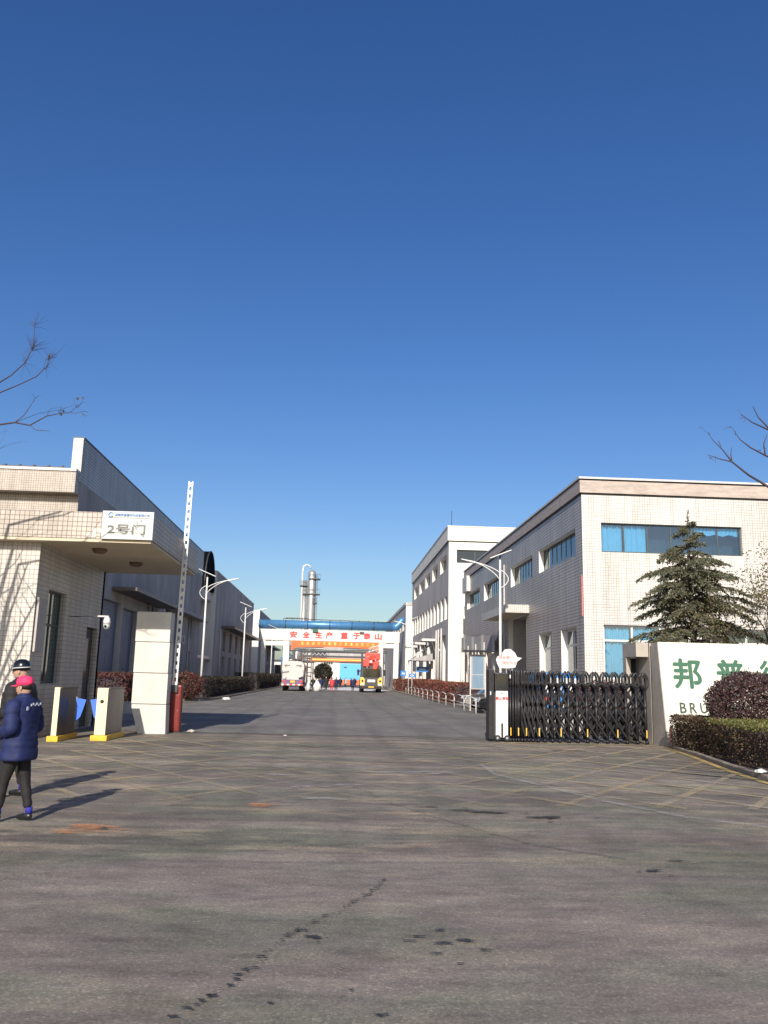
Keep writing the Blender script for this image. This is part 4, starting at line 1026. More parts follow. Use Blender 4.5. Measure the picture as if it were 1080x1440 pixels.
def column_tower():
    R = thing('distillation_columns', (-7.4, 230, 0), 'tall silver process column with ladders and platforms beside a thinner pipe column', 'tower')
    b = MB(); b.lathe([(1.5, 0), (1.5, 6), (1.3, 7), (1.25, 14), (1.12, 22), (1.05, 29.0), (.7, 29.6), (.15, 29.9)], -6.85, 230, 18); b.build('main_column', 'steel', R)
    b = MB(); b.tube([(-8.75, 229.8, 0), (-8.75, 229.8, 27)], .62, 12); b.build('second_column', 'steel', R)
    b = MB(); b.tube([(-9.4, 229.3, 0), (-9.4, 229.3, 29.6), (-9.2, 229.4, 30.8), (-8.4, 229.6, 31.3), (-7.6, 229.8, 31.0), (-7.3, 230, 30.2)], .22, 10); b.build('overhead_pipe', 'white_metal', R)
    for z, x0, x1 in ((27.3, -7.6, -4.6), (23.2, -9.2, -4.6), (20.8, -6.4, -5.4), (25.4, -10, -8)):
        b = MB(); b.box(x0, x1, 228.6, 231.2, z, z+.25)
        for i in range(5): x = x0+(x1-x0)*i/4; b.box(x-.03, x+.03, 228.6, 228.66, z+.25, z+1.4)
        b.box(x0, x1, 228.6, 228.66, z+1.3, z+1.4); b.build('platform', 'dark_metal', R)
    b = MB()
    for x in (-5.7, -5.3): b.tube([(x, 229, 0), (x, 229, 28.5)], .05, 5)
    for i in range(60): b.box(-5.7, -5.3, 228.97, 229.03, .4+i*.46, .45+i*.46)
    b.build('ladder', 'dark_metal', R)
column_tower()
R = thing('silver_tank', (-8.3, 172, 0), 'short silver column showing under the left of the orange banner', 'tank')
b = MB(); b.lathe([(.95, 0), (.95, 6.5), (.5, 7.2), (.1, 7.4)], -7.5, 172, 18); b.build('shell', 'steel', R)
b = MB(); b.tube([(-9.4, 172, 0), (-9.4, 172, 5.6), (-8.9, 172, 6.1)], .3, 8); b.tube([(-10.4, 171, 0), (-10.4, 171, 5.2), (-8.6, 171, 5.2)], .2, 8); b.build('side_pipe', 'pipe_blue', R)
b = MB(); b.box(-11.6, -8.5, 170, 171.5, 0, 3.8); b.build('pump_house', 'dark_metal', R)
R = thing('process_frame', (-6.6, 190, 0), 'dark steel process frame with small tanks left of the round tree', 'frame')
for x in (-9.0, -7.4, -5.9, -4.7):
    b = MB(); b.box(x-.12, x+.12, 190, 190.3, 0, 7.4); b.build('post', 'dark_metal', R)
for z in (2.4, 4.6, 6.8):
    b = MB(); b.box(-9.1, -4.6, 189.9, 192.5, z, z+.18); b.build('deck', 'dark_metal', R)
for i, (x, z, rr0) in enumerate(((-8.2, 2.6, .5), (-6.6, 2.6, .45), (-5.3, 4.8, .4), (-7.8, 4.8, .55))):
    b = MB(); b.lathe([(rr0*.4, z), (rr0, z+.15), (rr0, z+1.3), (rr0*.4, z+1.5)], x, 191, 12); b.build('small_tank', 'rust' if i % 2 else 'corr_sheet', R)
R = thing('brown_scaffold', (-5.6, 160, 0), 'rusty scaffold of thin pipes left of the white workshop', 'scaffold')
b = MB()
for x in (-6.9, -6.0, -5.1, -4.3):
    b.tube([(x, 160, 0), (x, 160, 6)], .07, 5); b.tube([(x, 162, 0), (x, 162, 6)], .07, 5)
for z in (1.8, 3.4, 5.0): b.tube([(-7, 160, z), (-4.2, 160, z)], .07, 5); b.tube([(-7, 162, z+.4), (-4.2, 162, z-.2)], .07, 5)
b.build('tubes', 'rust', R)
R = thing('rear_shed', (5, 250, 0), 'pale works building roof showing beyond the racks', 'building')
b = MB(); b.box(-9, 9, 250, 270, 0, 8.6); b.build('wall', 'corr_sheet', R)
b = MB(); b.box(-9.2, 9.2, 249.8, 270, 8.6, 9.0); b.build('roof_edge', 'dark_metal', R)

# ------------------------------------------------------------------ planting
def rsd(i): return np.random.default_rng(i)
def ball_bush(c, r, n, leaf, m, label, seed, group=None, stem=True):
    R = thing('round_bush', (c[0], c[1], 0.1), label, 'bush', group); rs = rsd(seed)
    d = rs.normal(size=(n, 3)); d /= np.linalg.norm(d, axis=1, keepdims=True)
    lump = np.array([noise.noise(Vector(v)*2.6+Vector((seed, 0, 0))) for v in d[:n:1]]) if n < 40000 else 0
    lump2 = np.array([noise.noise(Vector(v)*6.5+Vector((0, seed, 0))) for v in d]) if n < 40000 else 0
    rad = (1-.42*rs.random(n)**2.2)+.14*lump+.09*lump2+np.where(rs.random(n) < .03, .08*rs.random(n), 0)
    P = np.array(c)+d*rad[:, None]*np.array(r); P = P[P[:, 2] > .12]
    leaves(P, leaf, rs, 'foliage', m, R)
    if stem:
        b = MB(); rr = random.Random(seed)
        for k in range(7): b.tube([(c[0], c[1], .08), (c[0]+rr.uniform(-.3, .3)*r[0], c[1]+rr.uniform(-.3, .3)*r[1], c[2]*.6), (c[0]+rr.uniform(-.7, .7)*r[0], c[1]+rr.uniform(-.7, .7)*r[1], c[2]+r[2]*.3)], [.025, .018, .008], 5)
        b.build('stems', 'bark', R)
    return R
def hedge(poly, z0, z1, n, leaf, side_m, top_m, label, seed, axis_noise=.05):
    """trimmed hedge over a convex footprint polygon"""
    cx = sum(p[0] for p in poly)/len(poly); cy = sum(p[1] for p in poly)/len(poly)
    R = thing('trimmed_hedge', (cx, cy, z0), label, 'hedge'); rs = rsd(seed)
    P = [Vector(p) for p in poly]; L = [(P[(i+1) % len(P)]-P[i]).length for i in range(len(P))]
    pts = []; per = sum(L); H = z1-z0; area = abs(sum(P[i].x*P[(i+1) % len(P)].y-P[(i+1) % len(P)].x*P[i].y for i in range(len(P))))/2
    ns = int(n*per*H/(per*H+area)); nt_ = n-ns
    t = rs.random(ns)*per; z = z0+rs.random(ns)**.9*H; S = np.zeros((ns, 3)); acc = 0
    for i in range(len(P)):
        mk = (t >= acc) & (t < acc+L[i]); f = ((t[mk]-acc)/L[i])[:, None]
        a = np.array(P[i]); b = np.array(P[(i+1) % len(P)]); S[mk, :2] = a+(b-a)*f; acc += L[i]
    ctr = np.array([cx, cy]); inw = ctr-S[:, :2]; inw /= np.linalg.norm(inw, axis=1, keepdims=True)+1e-9
    wob = np.array([noise.noise(Vector((s[0]*1.7, s[1]*1.7, zz*2.2+seed))) for s, zz in zip(S[:, :2], z)])
    rounded = np.clip((z-(z1-.12))/.12, 0, 1)*.08
    S[:, :2] += inw*((rs.random(ns)**2)*.16+wob*.07+rounded)[:, None]; S[:, 2] = z
    leaves(S, leaf, rs, 'foliage', side_m, R)
    mn = np.array([min(p[0] for p in poly), min(p[1] for p in poly)]); mx = np.array([max(p[0] for p in poly), max(p[1] for p in poly)])
    T = []
    q = mn+rs.random((nt_*2, 2))*(mx-mn)
    def ins(x, y):
        k = False
        for i in range(len(poly)):
            (xa, ya), (xb, yb) = poly[i], poly[(i+1) % len(poly)]
            if (ya > y) != (yb > y) and x < (xb-xa)*(y-ya)/(yb-ya)+xa: k = not k
        return k
    T = np.array([(x, y, z1-.1*rs.random()**2+.04*noise.noise(Vector((x*2, y*2, seed)))) for x, y in q if ins(x, y)][:nt_])
    leaves(T, leaf, rs, 'top_foliage', top_m, R)
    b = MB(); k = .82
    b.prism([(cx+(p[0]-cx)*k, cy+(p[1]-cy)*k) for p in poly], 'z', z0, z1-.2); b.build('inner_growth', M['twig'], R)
    return R
ball_bush((10.42, 21.3, 1.22), (1.04, 1.0, .84), 26000, .06, 'bush_dark', 'large ball clipped purple brown bush in front of the name wall', 11)
hedge([(9.08, 23.2), (10.0, 23.4), (10.0, 21.0), (8.92, 20.6)], .09, .90, 12000, .05, 'hedge_brown', 'hedge_brown', 'brownish low hedge block at the left foot of the name wall', 12)
hedge([(8.90, 20.7), (13.5, 21.0), (13.5, 15.8), (8.35, 16.2), (8.52, 18.4)], .09, .92, 42000, .05, 'hedge_brown', 'hedge_green', 'long trimmed hedge with a brown side and olive green top beside the kerb', 13)
# bushes behind the gate
ball_bush((9.9, 31.2, .95), (1.5, .8, .8), 13000, .075, 'photinia', 'reddish purple shrub mass behind the right half of the gate', 21)
ball_bush((9.0, 28.6, .45), (.7, .5, .45), 4000, .07, 'hedge_deep', 'low dark green shrub behind the gate next to the planter wall', 22)
# right verge: red-topped hedges
hedge([(8.6, 62), (10.8, 62), (10.8, 84), (8.6, 84)], .05, 1.45, 16000, .12, 'hedge_red', 'hedge_red', 'red topped hedge in front of the tall block, nearer length', 31)
hedge([(8.9, 86), (10.9, 86), (10.9, 132), (8.9, 132)], .05, 1.6, 16000, .14, 'hedge_red', 'hedge_red', 'red hedge farther along, below the small blue signs', 32)
# left verge hedges, shade put into their dark leaf colour
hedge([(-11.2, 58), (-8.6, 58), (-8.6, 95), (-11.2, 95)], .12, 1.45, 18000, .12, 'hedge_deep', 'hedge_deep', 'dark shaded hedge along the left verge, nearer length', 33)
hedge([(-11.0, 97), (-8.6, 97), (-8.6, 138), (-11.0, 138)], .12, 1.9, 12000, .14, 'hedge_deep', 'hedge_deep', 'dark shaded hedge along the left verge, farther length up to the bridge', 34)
ball_bush((-9.35, 56.0, .98), (1.05, .9, .82), 6000, .10, 'photinia', 'round red leaved shrub at the near end of the left verge', 35)
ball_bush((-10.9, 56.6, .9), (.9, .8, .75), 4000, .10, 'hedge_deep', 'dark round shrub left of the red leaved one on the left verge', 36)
hedge([(-11.8, 38.0), (-8.9, 38.0), (-8.9, 41.0), (-11.8, 41.0)], .05, 1.62, 10000, .09, 'photinia', 'photinia', 'red leaved shrub row behind the turnstiles and the stone pillar', 37)
b = MB(); b.box(-12, -6.6, 36.9, 37.1, 0, .5); struct(b.build('planter_kerb', 'concrete'))
# round tree by the workshop
R = thing('clipped_round_tree', (-2.3, 180, 0), 'dark round clipped tree in front of the white workshop', 'tree')
rs = rsd(41); d = rs.normal(size=(5000, 3)); d /= np.linalg.norm(d, axis=1, keepdims=True)
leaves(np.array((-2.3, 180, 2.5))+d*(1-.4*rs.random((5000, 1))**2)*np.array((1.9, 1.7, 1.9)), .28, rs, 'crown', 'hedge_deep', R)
b = MB(); b.tube([(-2.3, 180, 0), (-2.3, 180, 2)], .14, 8); b.build('trunk', 'bark', R)

# deodar cedar
def cedar():
    C = Vector((13.55, 32.0, 0)); H = 8.35
    R = thing('cedar_tree', C, 'dark drooping cedar rising behind the name wall', 'tree'); rs = rsd(51); rr = random.Random(51)
    b = MB(); b.tube([C, C+Vector((.03, 0, 3)), C+Vector((-.02, .02, 6)), C+Vector((0, 0, H))], [.17, .12, .07, .012], 9); b.build('trunk', 'bark', R)
    limbs = MB(); P = []; D = []
    z = 1.7
    def prof(z):
        T = [(1.5, 2.5), (3.0, 2.45), (4.2, 2.0), (5.0, 2.25), (5.9, 1.75), (6.6, 1.0), (7.3, .75), (7.8, .35), (8.4, .08)]
        for (za, ra), (zb, rb) in zip(T, T[1:]):
            if z <= zb: return ra+(rb-ra)*(z-za)/(zb-za)
        return .08
    while z < H-.5:
        maxr = prof(z); f = (z-1.2)/(H-1.2); k = 8 if f < .75 else 5; a0 = rr.random()*6.28
        for j in range(k):
            a = a0+2*pi*j/k+rr.uniform(-.35, .35); Lr = maxr*rr.choice((.55, .75, .9, 1.0, 1.15)); zz = z+rr.uniform(-.16, .16)
            up = rr.uniform(.10, .42); pts = []
            for i in range(8):
                t = i/7; pts.append(C+Vector((cos(a)*Lr*t, sin(a)*Lr*t, zz+up*sin(t*pi*.8)*Lr*.42-.20*Lr*t*t)))
            limbs.tube(pts, [.035*(1-.85*i/7)*(1.2-f) for i in range(8)], 5)
            ns = max(4, int(Lr*7.5))
            for q in range(ns):
                t = .15+.85*q/ns; i0 = min(6, int(t*7)); base = pts[i0].lerp(pts[i0+1], min(1, t*7-i0))
                for sd in (-1, 1):
                    if rr.random() < .08: continue
                    sa = a+sd*rr.uniform(.35, .95); sl = (.16+.42*(1-t)**.7)*min(1, Lr*.7)*rr.uniform(.5, 1.35)
                    for m in range(int(11+sl*34)):
                        u = rr.random(); pt = base+Vector((cos(sa)*sl*u, sin(sa)*sl*u, -.62*sl*u*u+rr.gauss(0, .012)))
                        P.append(pt+Vector((rr.gauss(0, .016), rr.gauss(0, .016), 0))); D.append((cos(sa), sin(sa), -.75))
            for m in range(22):
                u = .3+.7*rr.random(); i = min(6, int(u*7)); pt = pts[i].lerp(pts[i+1], min(1, u*7-i)); P.append(pt+Vector((rr.gauss(0, .015), rr.gauss(0, .015), rr.gauss(0, .015)))); D.append((cos(a), sin(a), -.6))
        z += rr.uniform(.26, .40)
    for m in range(60):
        u = rr.random(); P.append(C+Vector((rr.gauss(0, .02), rr.gauss(0, .02), 7.6+.8*u))); D.append((rr.gauss(0, 1), rr.gauss(0, 1), .6))
    limbs.build('limbs', 'bark', R)
    leaves(np.array([tuple(p) for p in P]), .12, rs, 'crown', 'cedar', R, aspect=.34, dirs=np.array(D), jitter=.55)
cedar()

# bare trees: a recursive twig builder on top of hand-placed limbs
def grow(mb, p, d, L, r, depth, rr, tips):
    n = 4; pts = [p]; rad = [r]
    for i in range(n):
        d = (d+Vector((rr.gauss(0, .16), rr.gauss(0, .16), rr.gauss(0, .12)+.05))).normalized(); p = p+d*L/n; pts.append(p); rad.append(r*(1-.5*(i+1)/n))
    mb.tube(pts, rad, 5 if r > .02 else 3, cap=False)
    if depth == 0: tips.append(p); return
    for k in range(rr.choice((2, 3, 3))):
        i = rr.randint(2, n); a = Vector((rr.gauss(0, 1), rr.gauss(0, 1), rr.gauss(.3, .7))).normalized()
        grow(mb, pts[i], (d*.75+a*.75).normalized(), L*rr.uniform(.55, .8), rad[i]*.68, depth-1, rr, tips)
def twig_fan(mb, p, d, rr, n=8, L=.35):
    for k in range(int(n*1.2)):
        a = (d+Vector((rr.gauss(0, .55), rr.gauss(0, .5), rr.gauss(0, .55)))).normalized(); l = L*rr.uniform(.3, 1.3); p = p-d.normalized()*rr.uniform(0, .10)*(-1)**k
        m = p+a*l*.5+Vector((0, 0, rr.gauss(0, .02))); mb.tube([p, m, p+a*l], [.004, .003, .0015], 3, cap=False)
def left_tree():
    base = Vector((-9.1, 18.2, 0)); rr = random.Random(5)
    R = thing('bare_street_tree', base, 'bare tree whose thin branches reach in over the guardhouse from the left', 'tree')
    b = MB(); b.tube([base, base+Vector((.05, 0, 2.2)), base+Vector((.1, -.1, 3.8))], [.16, .13, .11], 10); b.build('trunk', 'bark', R)
    lm = MB(); tips = []; top = base+Vector((.1, -.1, 3.8))
    # limb that enters the picture low
    A = [top, Vector((-8.95, 18.05, 5.2)), Vector((-8.74, 18.00, 6.52)), Vector((-7.38, 18.00, 6.82)), Vector((-7.01, 18.00, 6.89)), Vector((-6.69, 18.00, 6.84)), Vector((-6.36, 18.00, 7.06)), Vector((-6.07, 17.94, 7.11)), Vector((-5.85, 17.94, 7.14)), Vector((-5.66, 17.87, 7.31))]
    lm.tube(A, [.08, .06, .038, .022, .018, .016, .012, .010, .008, .005], 6)
    lm.tube([A[5], Vector((-6.56, 18.00, 6.74)), Vector((-6.24, 18.00, 6.73))], [.010, .007, .003], 4)
    lm.tube([A[4], Vector((-6.84, 18.00, 7.05)), Vector((-6.65, 18.00, 7.41))], [.009, .007, .004], 4)
    lm.tube([A[6], Vector((-6.30, 18.00, 7.23)), Vector((-6.04, 18.00, 7.27))], [.005, .004, .002], 3)
    lm.tube([A[4], Vector((-6.56, 18.06, 7.13)), Vector((-6.11, 18.06, 7.23)), Vector((-5.79, 18.00, 7.33))], [.006, .005, .004, .002], 3)
    twig_fan(lm, A[9], Vector((.3, 0, .9)), rr, 5, .24); twig_fan(lm, Vector((-5.57, 17.87, 7.16)), Vector((.8, 0, -.1)), rr, 3, .14); twig_fan(lm, A[7], Vector((.2, 0, 1)), rr, 5, .2); twig_fan(lm, Vector((-6.65, 18.00, 7.41)), Vector((.2, 0, 1)), rr, 5, .12)
    lm.tube([A[8], A[8].lerp(Vector((-5.57, 17.87, 7.16)), .5)+Vector((0, 0, -.03)), Vector((-5.57, 17.87, 7.16))], [.006, .004, .003], 4)
    # limb that rises through the left edge
    Bp = [top, Vector((-9.2, 18.0, 5.4)), Vector((-8.87, 18.00, 7.23)), Vector((-7.65, 18.00, 7.61)), Vector((-7.20, 18.00, 7.94)), Vector((-6.92, 18.00, 8.26)), Vector((-6.79, 18.00, 8.64)), Vector((-6.81, 18.00, 9.16))]
    lm.tube(Bp, [.08, .06, .04, .022, .014, .012, .010, .004], 6)
    Cp = [Vector((-8.23, 18.00, 7.38)), Vector((-7.52, 18.06, 7.51)), Vector((-7.01, 18.06, 7.77)), Vector((-6.66, 18.00, 7.94)), Vector((-6.45, 18.00, 8.19)), Vector((-6.43, 18.00, 8.36))]
    lm.tube(Cp, [.02, .016, .013, .011, .008, .005], 5)
    for p in (Bp[5], Bp[6], Bp[6], Bp[6], Bp[7]): twig_fan(lm, p, Vector((.1, 0, .7)), rr, 10, .32)
    for p in (Cp[4], Cp[5], Cp[5]): twig_fan(lm, p, Vector((.5, 0, .4)), rr, 10, .30)
    # the rest of the crown, outside the picture but throwing its shadow on the guardhouse
    for k in range(6):
        a = k*.9; d = Vector((-abs(cos(a))*.75-.05, sin(a)*.5, 1.0)).normalized()
        grow(lm, top+Vector((0, 0, -.1*k)), d, 2.0, .06, 3, rr, tips)
    for (x0, z0, x1, z1) in ((-9.0, 3.2, -8.1, 5.9), (-9.0, 2.6, -8.35, 4.6), (-8.95, 3.9, -8.5, 6.6), (-9.0, 2.2, -8.2, 3.6)):
        m = Vector(((x0+x1)/2-.08, 18.1, (z0+z1)/2)); e = Vector((x1, 18.0, z1))
        lm.tube([Vector((x0, 18.15, z0)), m, e], [.05, .035, .018], 6)
        for q in range(5): lm.tube([m.lerp(e, q/5), m.lerp(e, q/5)+Vector((rr.uniform(-.5, .15), 0, rr.uniform(.3, .6)))], [.014, .005], 4)
    lm.build('branches', 'twig', R)
    P = np.array([(-6.08, 18.00, 7.16), (-6.11, 17.99, 7.14), (-6.04, 18.00, 7.19), (-5.61, 17.87, 7.49), (-5.53, 17.87, 7.10), (-6.45, 18.00, 8.45), (-6.43, 18.00, 8.51), (-6.40, 18.00, 8.39), (-5.66, 17.87, 7.42), (-5.49, 17.87, 7.05)])
    leaves(P, .07, rsd(6), 'last_leaves', 'dry_leaf', R, aspect=.8)
left_tree()
def right_tree():
    base = Vector((8.2, 9.6, 0)); rr = random.Random(8)
    R = thing('bare_corner_tree', base, 'bare tree whose dark branches reach in from the right edge of the photo', 'tree')
    b = MB(); b.tube([base, base+Vector((-.1, 0, 1.8)), base+Vector((-.3, .1, 2.9))], [.13, .11, .08], 10); b.build('trunk', 'bark', R)
    top = base+Vector((-.3, .1, 2.9)); lm = MB()
    lm.tube([top, Vector((6.6, 9.9, 3.5)), Vector((5.6, 10, 3.95)), Vector((5.27, 10, 4.13)), Vector((5.03, 10, 4.27)), Vector((4.83, 10, 4.43)), Vector((4.72, 10, 4.58)), Vector((4.60, 10, 4.70)), Vector((4.55, 10, 4.78))], [.07, .05, .028, .016, .013, .010, .007, .004, .002], 6)
    lm.tube([Vector((4.83, 10, 4.43)), Vector((4.68, 10, 4.46)), Vector((4.52, 10, 4.51))], [.007, .005, .002], 4)
    lm.tube([Vector((4.83, 10, 4.43)), Vector((4.82, 10, 4.53)), Vector((4.84, 10, 4.62))], [.006, .004, .002], 4)
    lm.tube([Vector((4.70, 10, 4.62)), Vector((4.67, 10, 4.70))], [.004, .002], 4)
    lm.tube([top, Vector((6.7, 10, 4.0)), Vector((5.8, 10, 4.4)), Vector((5.28, 10, 4.52)), Vector((5.08, 10, 4.62)), Vector((4.95, 10, 4.72)), Vector((4.86, 10, 4.86))], [.06, .04, .022, .012, .009, .006, .003], 5)
    lm.tube([Vector((5.26, 10, 4.52)), Vector((5.25, 10, 4.68)), Vector((5.3, 10, 4.8))], [.007, .005, .003], 4)
    lm.tube([top+Vector((0, 0, -.2)), Vector((6.8, 10, 4.4)), Vector((5.7, 10, 4.75)), Vector((5.33, 10, 4.86)), Vector((5.12, 10, 4.95)), Vector((4.98, 10, 5.05))], [.06, .04, .02, .012, .008, .004], 5)
    lm.tube([Vector((5.33, 10, 4.88)), Vector((5.2, 10, 5.02)), Vector((5.14, 10, 5.16))], [.008, .005, .003], 4)
    for p in ((4.55, 10, 4.78), (4.52, 10, 4.51), (4.86, 10, 4.86), (4.98, 10, 5.05), (5.2, 10, 4.6)): twig_fan(lm, Vector(p), Vector((-.5, 0, .5)), rr, 4, .09)
    tips = []
    for k in range(5): grow(lm, top, Vector((.5+.3*cos(k), .5*sin(k*2), 1)).normalized(), 1.6, .05, 2, rr, tips)
    lm.build('branches', 'twig', R)
right_tree()
def wispy_tree():
    base = Vector((15.2, 29.2, 0)); rr = random.Random(12)
    R = thing('wispy_young_tree', base, 'thin half bare young tree with sparse leaves at the right edge, beside the cedar', 'tree')
    lm = MB(); tips = []
    b = MB(); b.tube([base, base+Vector((-.1, 0, 2.4))], [.09, .07], 8); b.build('trunk', 'bark', R)
    for k in range(12): grow(lm, base+Vector((-.1, 0, 1.6+.12*k)), Vector((-.55+.9*rr.random()-.1, rr.gauss(0, .5), .9)).normalized(), 1.7, .035, 3, rr, tips)
    lm.build('branches', 'twig', R)
    rs = rsd(13); T = np.array([tuple(t) for t in tips]); T = np.repeat(T, 16, 0)+rs.normal(size=(len(T)*16, 3))*.16
    leaves(T, .075, rs, 'leaves', 'dry_leaf', R, aspect=.7)
wispy_tree()

# ------------------------------------------------------------------ vehicles
def wheel(name, x, y, r, w, parent, ax='x'):
    t = MB(); t.lathe([(r*.72, -w/2), (r*.95, -w/2), (r, -w/2+.03), (r, w/2-.03), (r*.95, w/2), (r*.72, w/2)], (x, y, r), 0, 20, axis=ax); o = t.build('wheel', 'rubber', parent)
    t = MB(); t.lathe([(r*.70, -w/2+.02), (r*.5, -w/2+.05), (r*.5, w/2-.05), (r*.70, w/2-.02)], (x, y, r), 0, 14, axis=ax); t.build('rim', 'steel', o); return o
def white_truck():
    x, y = -4.75, 100.0
    R = thing('white_tank_truck', (x, y, 0), 'white rounded water tank truck seen from behind, parked on the left of the road', 'truck')
    b = MB(); n = 20; pr = []
    for i in range(n):
        a = 2*pi*i/n; pr.append((x+1.28*abs(cos(a))**.45*(1 if cos(a) > 0 else -1), 2.45+.95*abs(sin(a))**.5*(1 if sin(a) > 0 else -1)))
    b.prism(pr, 'y', y, y+5.6); b.build('tank', 'dirty_white', R, bevel=.04)
    b = MB(); b.box(x-1.1, x+1.1, y-.02, y+7.9, .85, 1.4); b.build('chassis', 'purple_paint', R)
    b = MB(); b.box(x-1.25, x+1.25, y-.25, y-.05, .62, .86); b.build('rear_bumper', 'dark_metal', R)
    for i in range(8): b = MB(); b.box(x-1.24+i*.31, x-.95+i*.31, y-.262, y-.252, .66, .82); b.build('stripe', 'red_text' if i % 2 else 'white_metal', R)
    b = MB(); b.box(x-.25, x+.25, y-.06, y-.03, .95, 1.2); b.build('number_plate', 'yellow', R)
    b = MB(); b.box(x-.7, x+.7, y-.08, y-.02, 1.28, 1.62); b.build('rear_panel', 'dirty_white', R)
    for s in (-1, 1):
        b = MB(); b.prism([(x+s*.35, 2.85), (x+s*.8, 2.78), (x+s*.8, 2.68), (x+s*1.05, 2.86), (x+s*.8, 3.02), (x+s*.8, 2.93), (x+s*.35, 2.95)], 'y', y-.02, y-.004); b.build('arrow_mark', 'grey_text', R)
        b = MB(); b.box(x+s*1.0-.15, x+s*1.0+.15, y-.07, y-.02, .98, 1.2); b.build('tail_light', 'red_text', R)
        b = MB(); b.tube([(x+s*1.18, y-.05, .9), (x+s*1.18, y-.05, 2.4)], .03, 6); b.build('side_pipe', 'steel', R)
        for yy in (y+1.2, y+2.5, y+7.4): wheel('wheel', x+s*.95, yy, .5, .42 if yy < y+5 else .3, R)
    b = MB(); b.tube([(x-.3, y+.6, 3.4), (x-.3, y+.6, 3.65)], .28, 14); b.build('filler_cap', 'steel', R)
    b = MB(); b.box(x-1.2, x+1.2, y+5.9, y+8.2, .8, 2.95); b.build('cab', 'white_metal', R, bevel=.08)
    b = MB(); b.box(x-1.0, x+1.0, y+5.86, y+5.895, 1.9, 2.6); b.build('cab_window', 'glass_dark', R)
white_truck()
def crane_truck():
    x, y = 4.35, 102.0
    R = thing('crane_truck', (x, y, 0), 'yellow crane truck with red folded crane gear on top, right of the road', 'truck')
    b = MB(); b.prism([(x-1.25, .75), (x+1.25, .75), (x+1.28, 1.4), (x+1.2, 2.9), (x+1.05, 3.1), (x-1.05, 3.1), (x-1.2, 2.9), (x-1.28, 1.4)], 'y', y, y+2.2); b.build('cab', 'dark_metal', R, bevel=.05)
    b = MB(); b.prism([(x-1.02, 1.75), (x+1.02, 1.75), (x+.98, 2.72), (x-.98, 2.72)], 'y', y-.03, y-.004); b.build('windscreen', 'glass_dark', R)
    for s in (-1, 1):
        b = MB(); b.prism([(x+s*1.30, .78), (x+s*.78, .78), (x+s*.74, 1.5), (x+s*.95, 1.75), (x+s*1.30, 1.75)], 'y', y-.10, y+1.2); b.build('yellow_fender', 'yellow_truck', R, bevel=.03)
        b = MB(); b.lathe([(.13, 0), (.12, -.03), (.05, -.04)], (x+s*1.03, y-.10, 1.32), 0, 14, axis='y'); b.build('headlight', 'glass_dark', R)
        b = MB(); b.box(x+s*1.03-.2, x+s*1.03+.2, y-.16, y-.105, .85, 1.02); b.build('indicator', 'white_metal', R)
        b = MB(); b.box(x+s*1.55-.12, x+s*1.55+.12, y-.12, y-.06, 1.95, 2.65); mo = b.build('mirror', 'black_metal', R)
        b = MB(); b.tube([(x+s*1.2, y+.02, 2.55), (x+s*1.52, y-.06, 2.45)], .03, 6); b.build('mirror_arm', 'black_metal', mo)
        for yy in (y+.9, y+4.4, y+5.8): wheel('wheel', x+s*1.02, yy, .52, .38, R)
    b = MB(); b.box(x-1.27, x+1.27, y-.2, y-.02, .42, .76); b.build('front_bumper', 'black_metal', R, bevel=.03)
    b = MB(); b.box(x-.32, x+.32, y-.215, y-.202, .56, .72); b.build('number_plate', 'yellow', R)
    b = MB(); b.box(x-.45, x+.45, y-.05, y-.01, 1.2, 1.5); b.build('grille_badge', 'white_metal', R)
    b = MB(); b.box(x-1.2, x+1.2, y+2.4, y+8, .8, 1.5); b.build('deck', 'yellow_truck', R, bevel=.03)
    b = MB(); b.box(x-1.0, x+.85, y+.3, y+2.4, 3.1, 3.8); b.box(x-.75, x+1.0, y+.1, y+1.6, 3.81, 4.6); b.prism([(x-1.0, 3.0), (x-.3, 3.0), (x-.2, 4.3), (x-.75, 4.1)], 'y', y-.3, y+.08); b.prism([(x+.1, 2.7), (x+.6, 2.7), (x+.95, 3.6), (x+.35, 3.7)], 'y', y-.35, y+.05); b.build('crane_body', 'red_crane', R, bevel=.06)
    b = MB(); b.tube([(x+.2, y-.1, 4.0), (x-.2, y+4, 4.5), (x-.1, y+8, 4.7)], .26, 4); b.build('crane_boom', 'red_crane', R)
    b = MB(); b.tube([(x-.6, y-.15, 3.6), (x-.55, y-.2, 2.9), (x-.4, y-.25, 2.7)], .06, 8); b.tube([(x+.3, y-.2, 3.9), (x+.9, y-.1, 3.2), (x+.95, y, 2.6)], .07, 8); b.build('hydraulic_ram', 'steel', R)
    b = MB(); b.lathe([(.18, 0), (.18, .12)], (x-.1, y-.35, 3.55), 0, 14, axis='y'); b.build('sheave', 'white_metal', R)
    b = MB()
    for k in range(5):
        xa = x-.3+k*.42; b.tube([(xa, y+3, 4.75+k*.14), (xa+.42, y+3, 4.9+k*.14)], .04, 4); b.tube([(xa, y+3, 5.2+k*.14), (xa+.42, y+3, 5.35+k*.14)], .04, 4); b.tube([(xa, y+3, 4.75+k*.14), (xa+.42, y+3, 5.35+k*.14)], .03, 4)
    b.build('lattice_jib', 'dirty_white', R)
crane_truck()
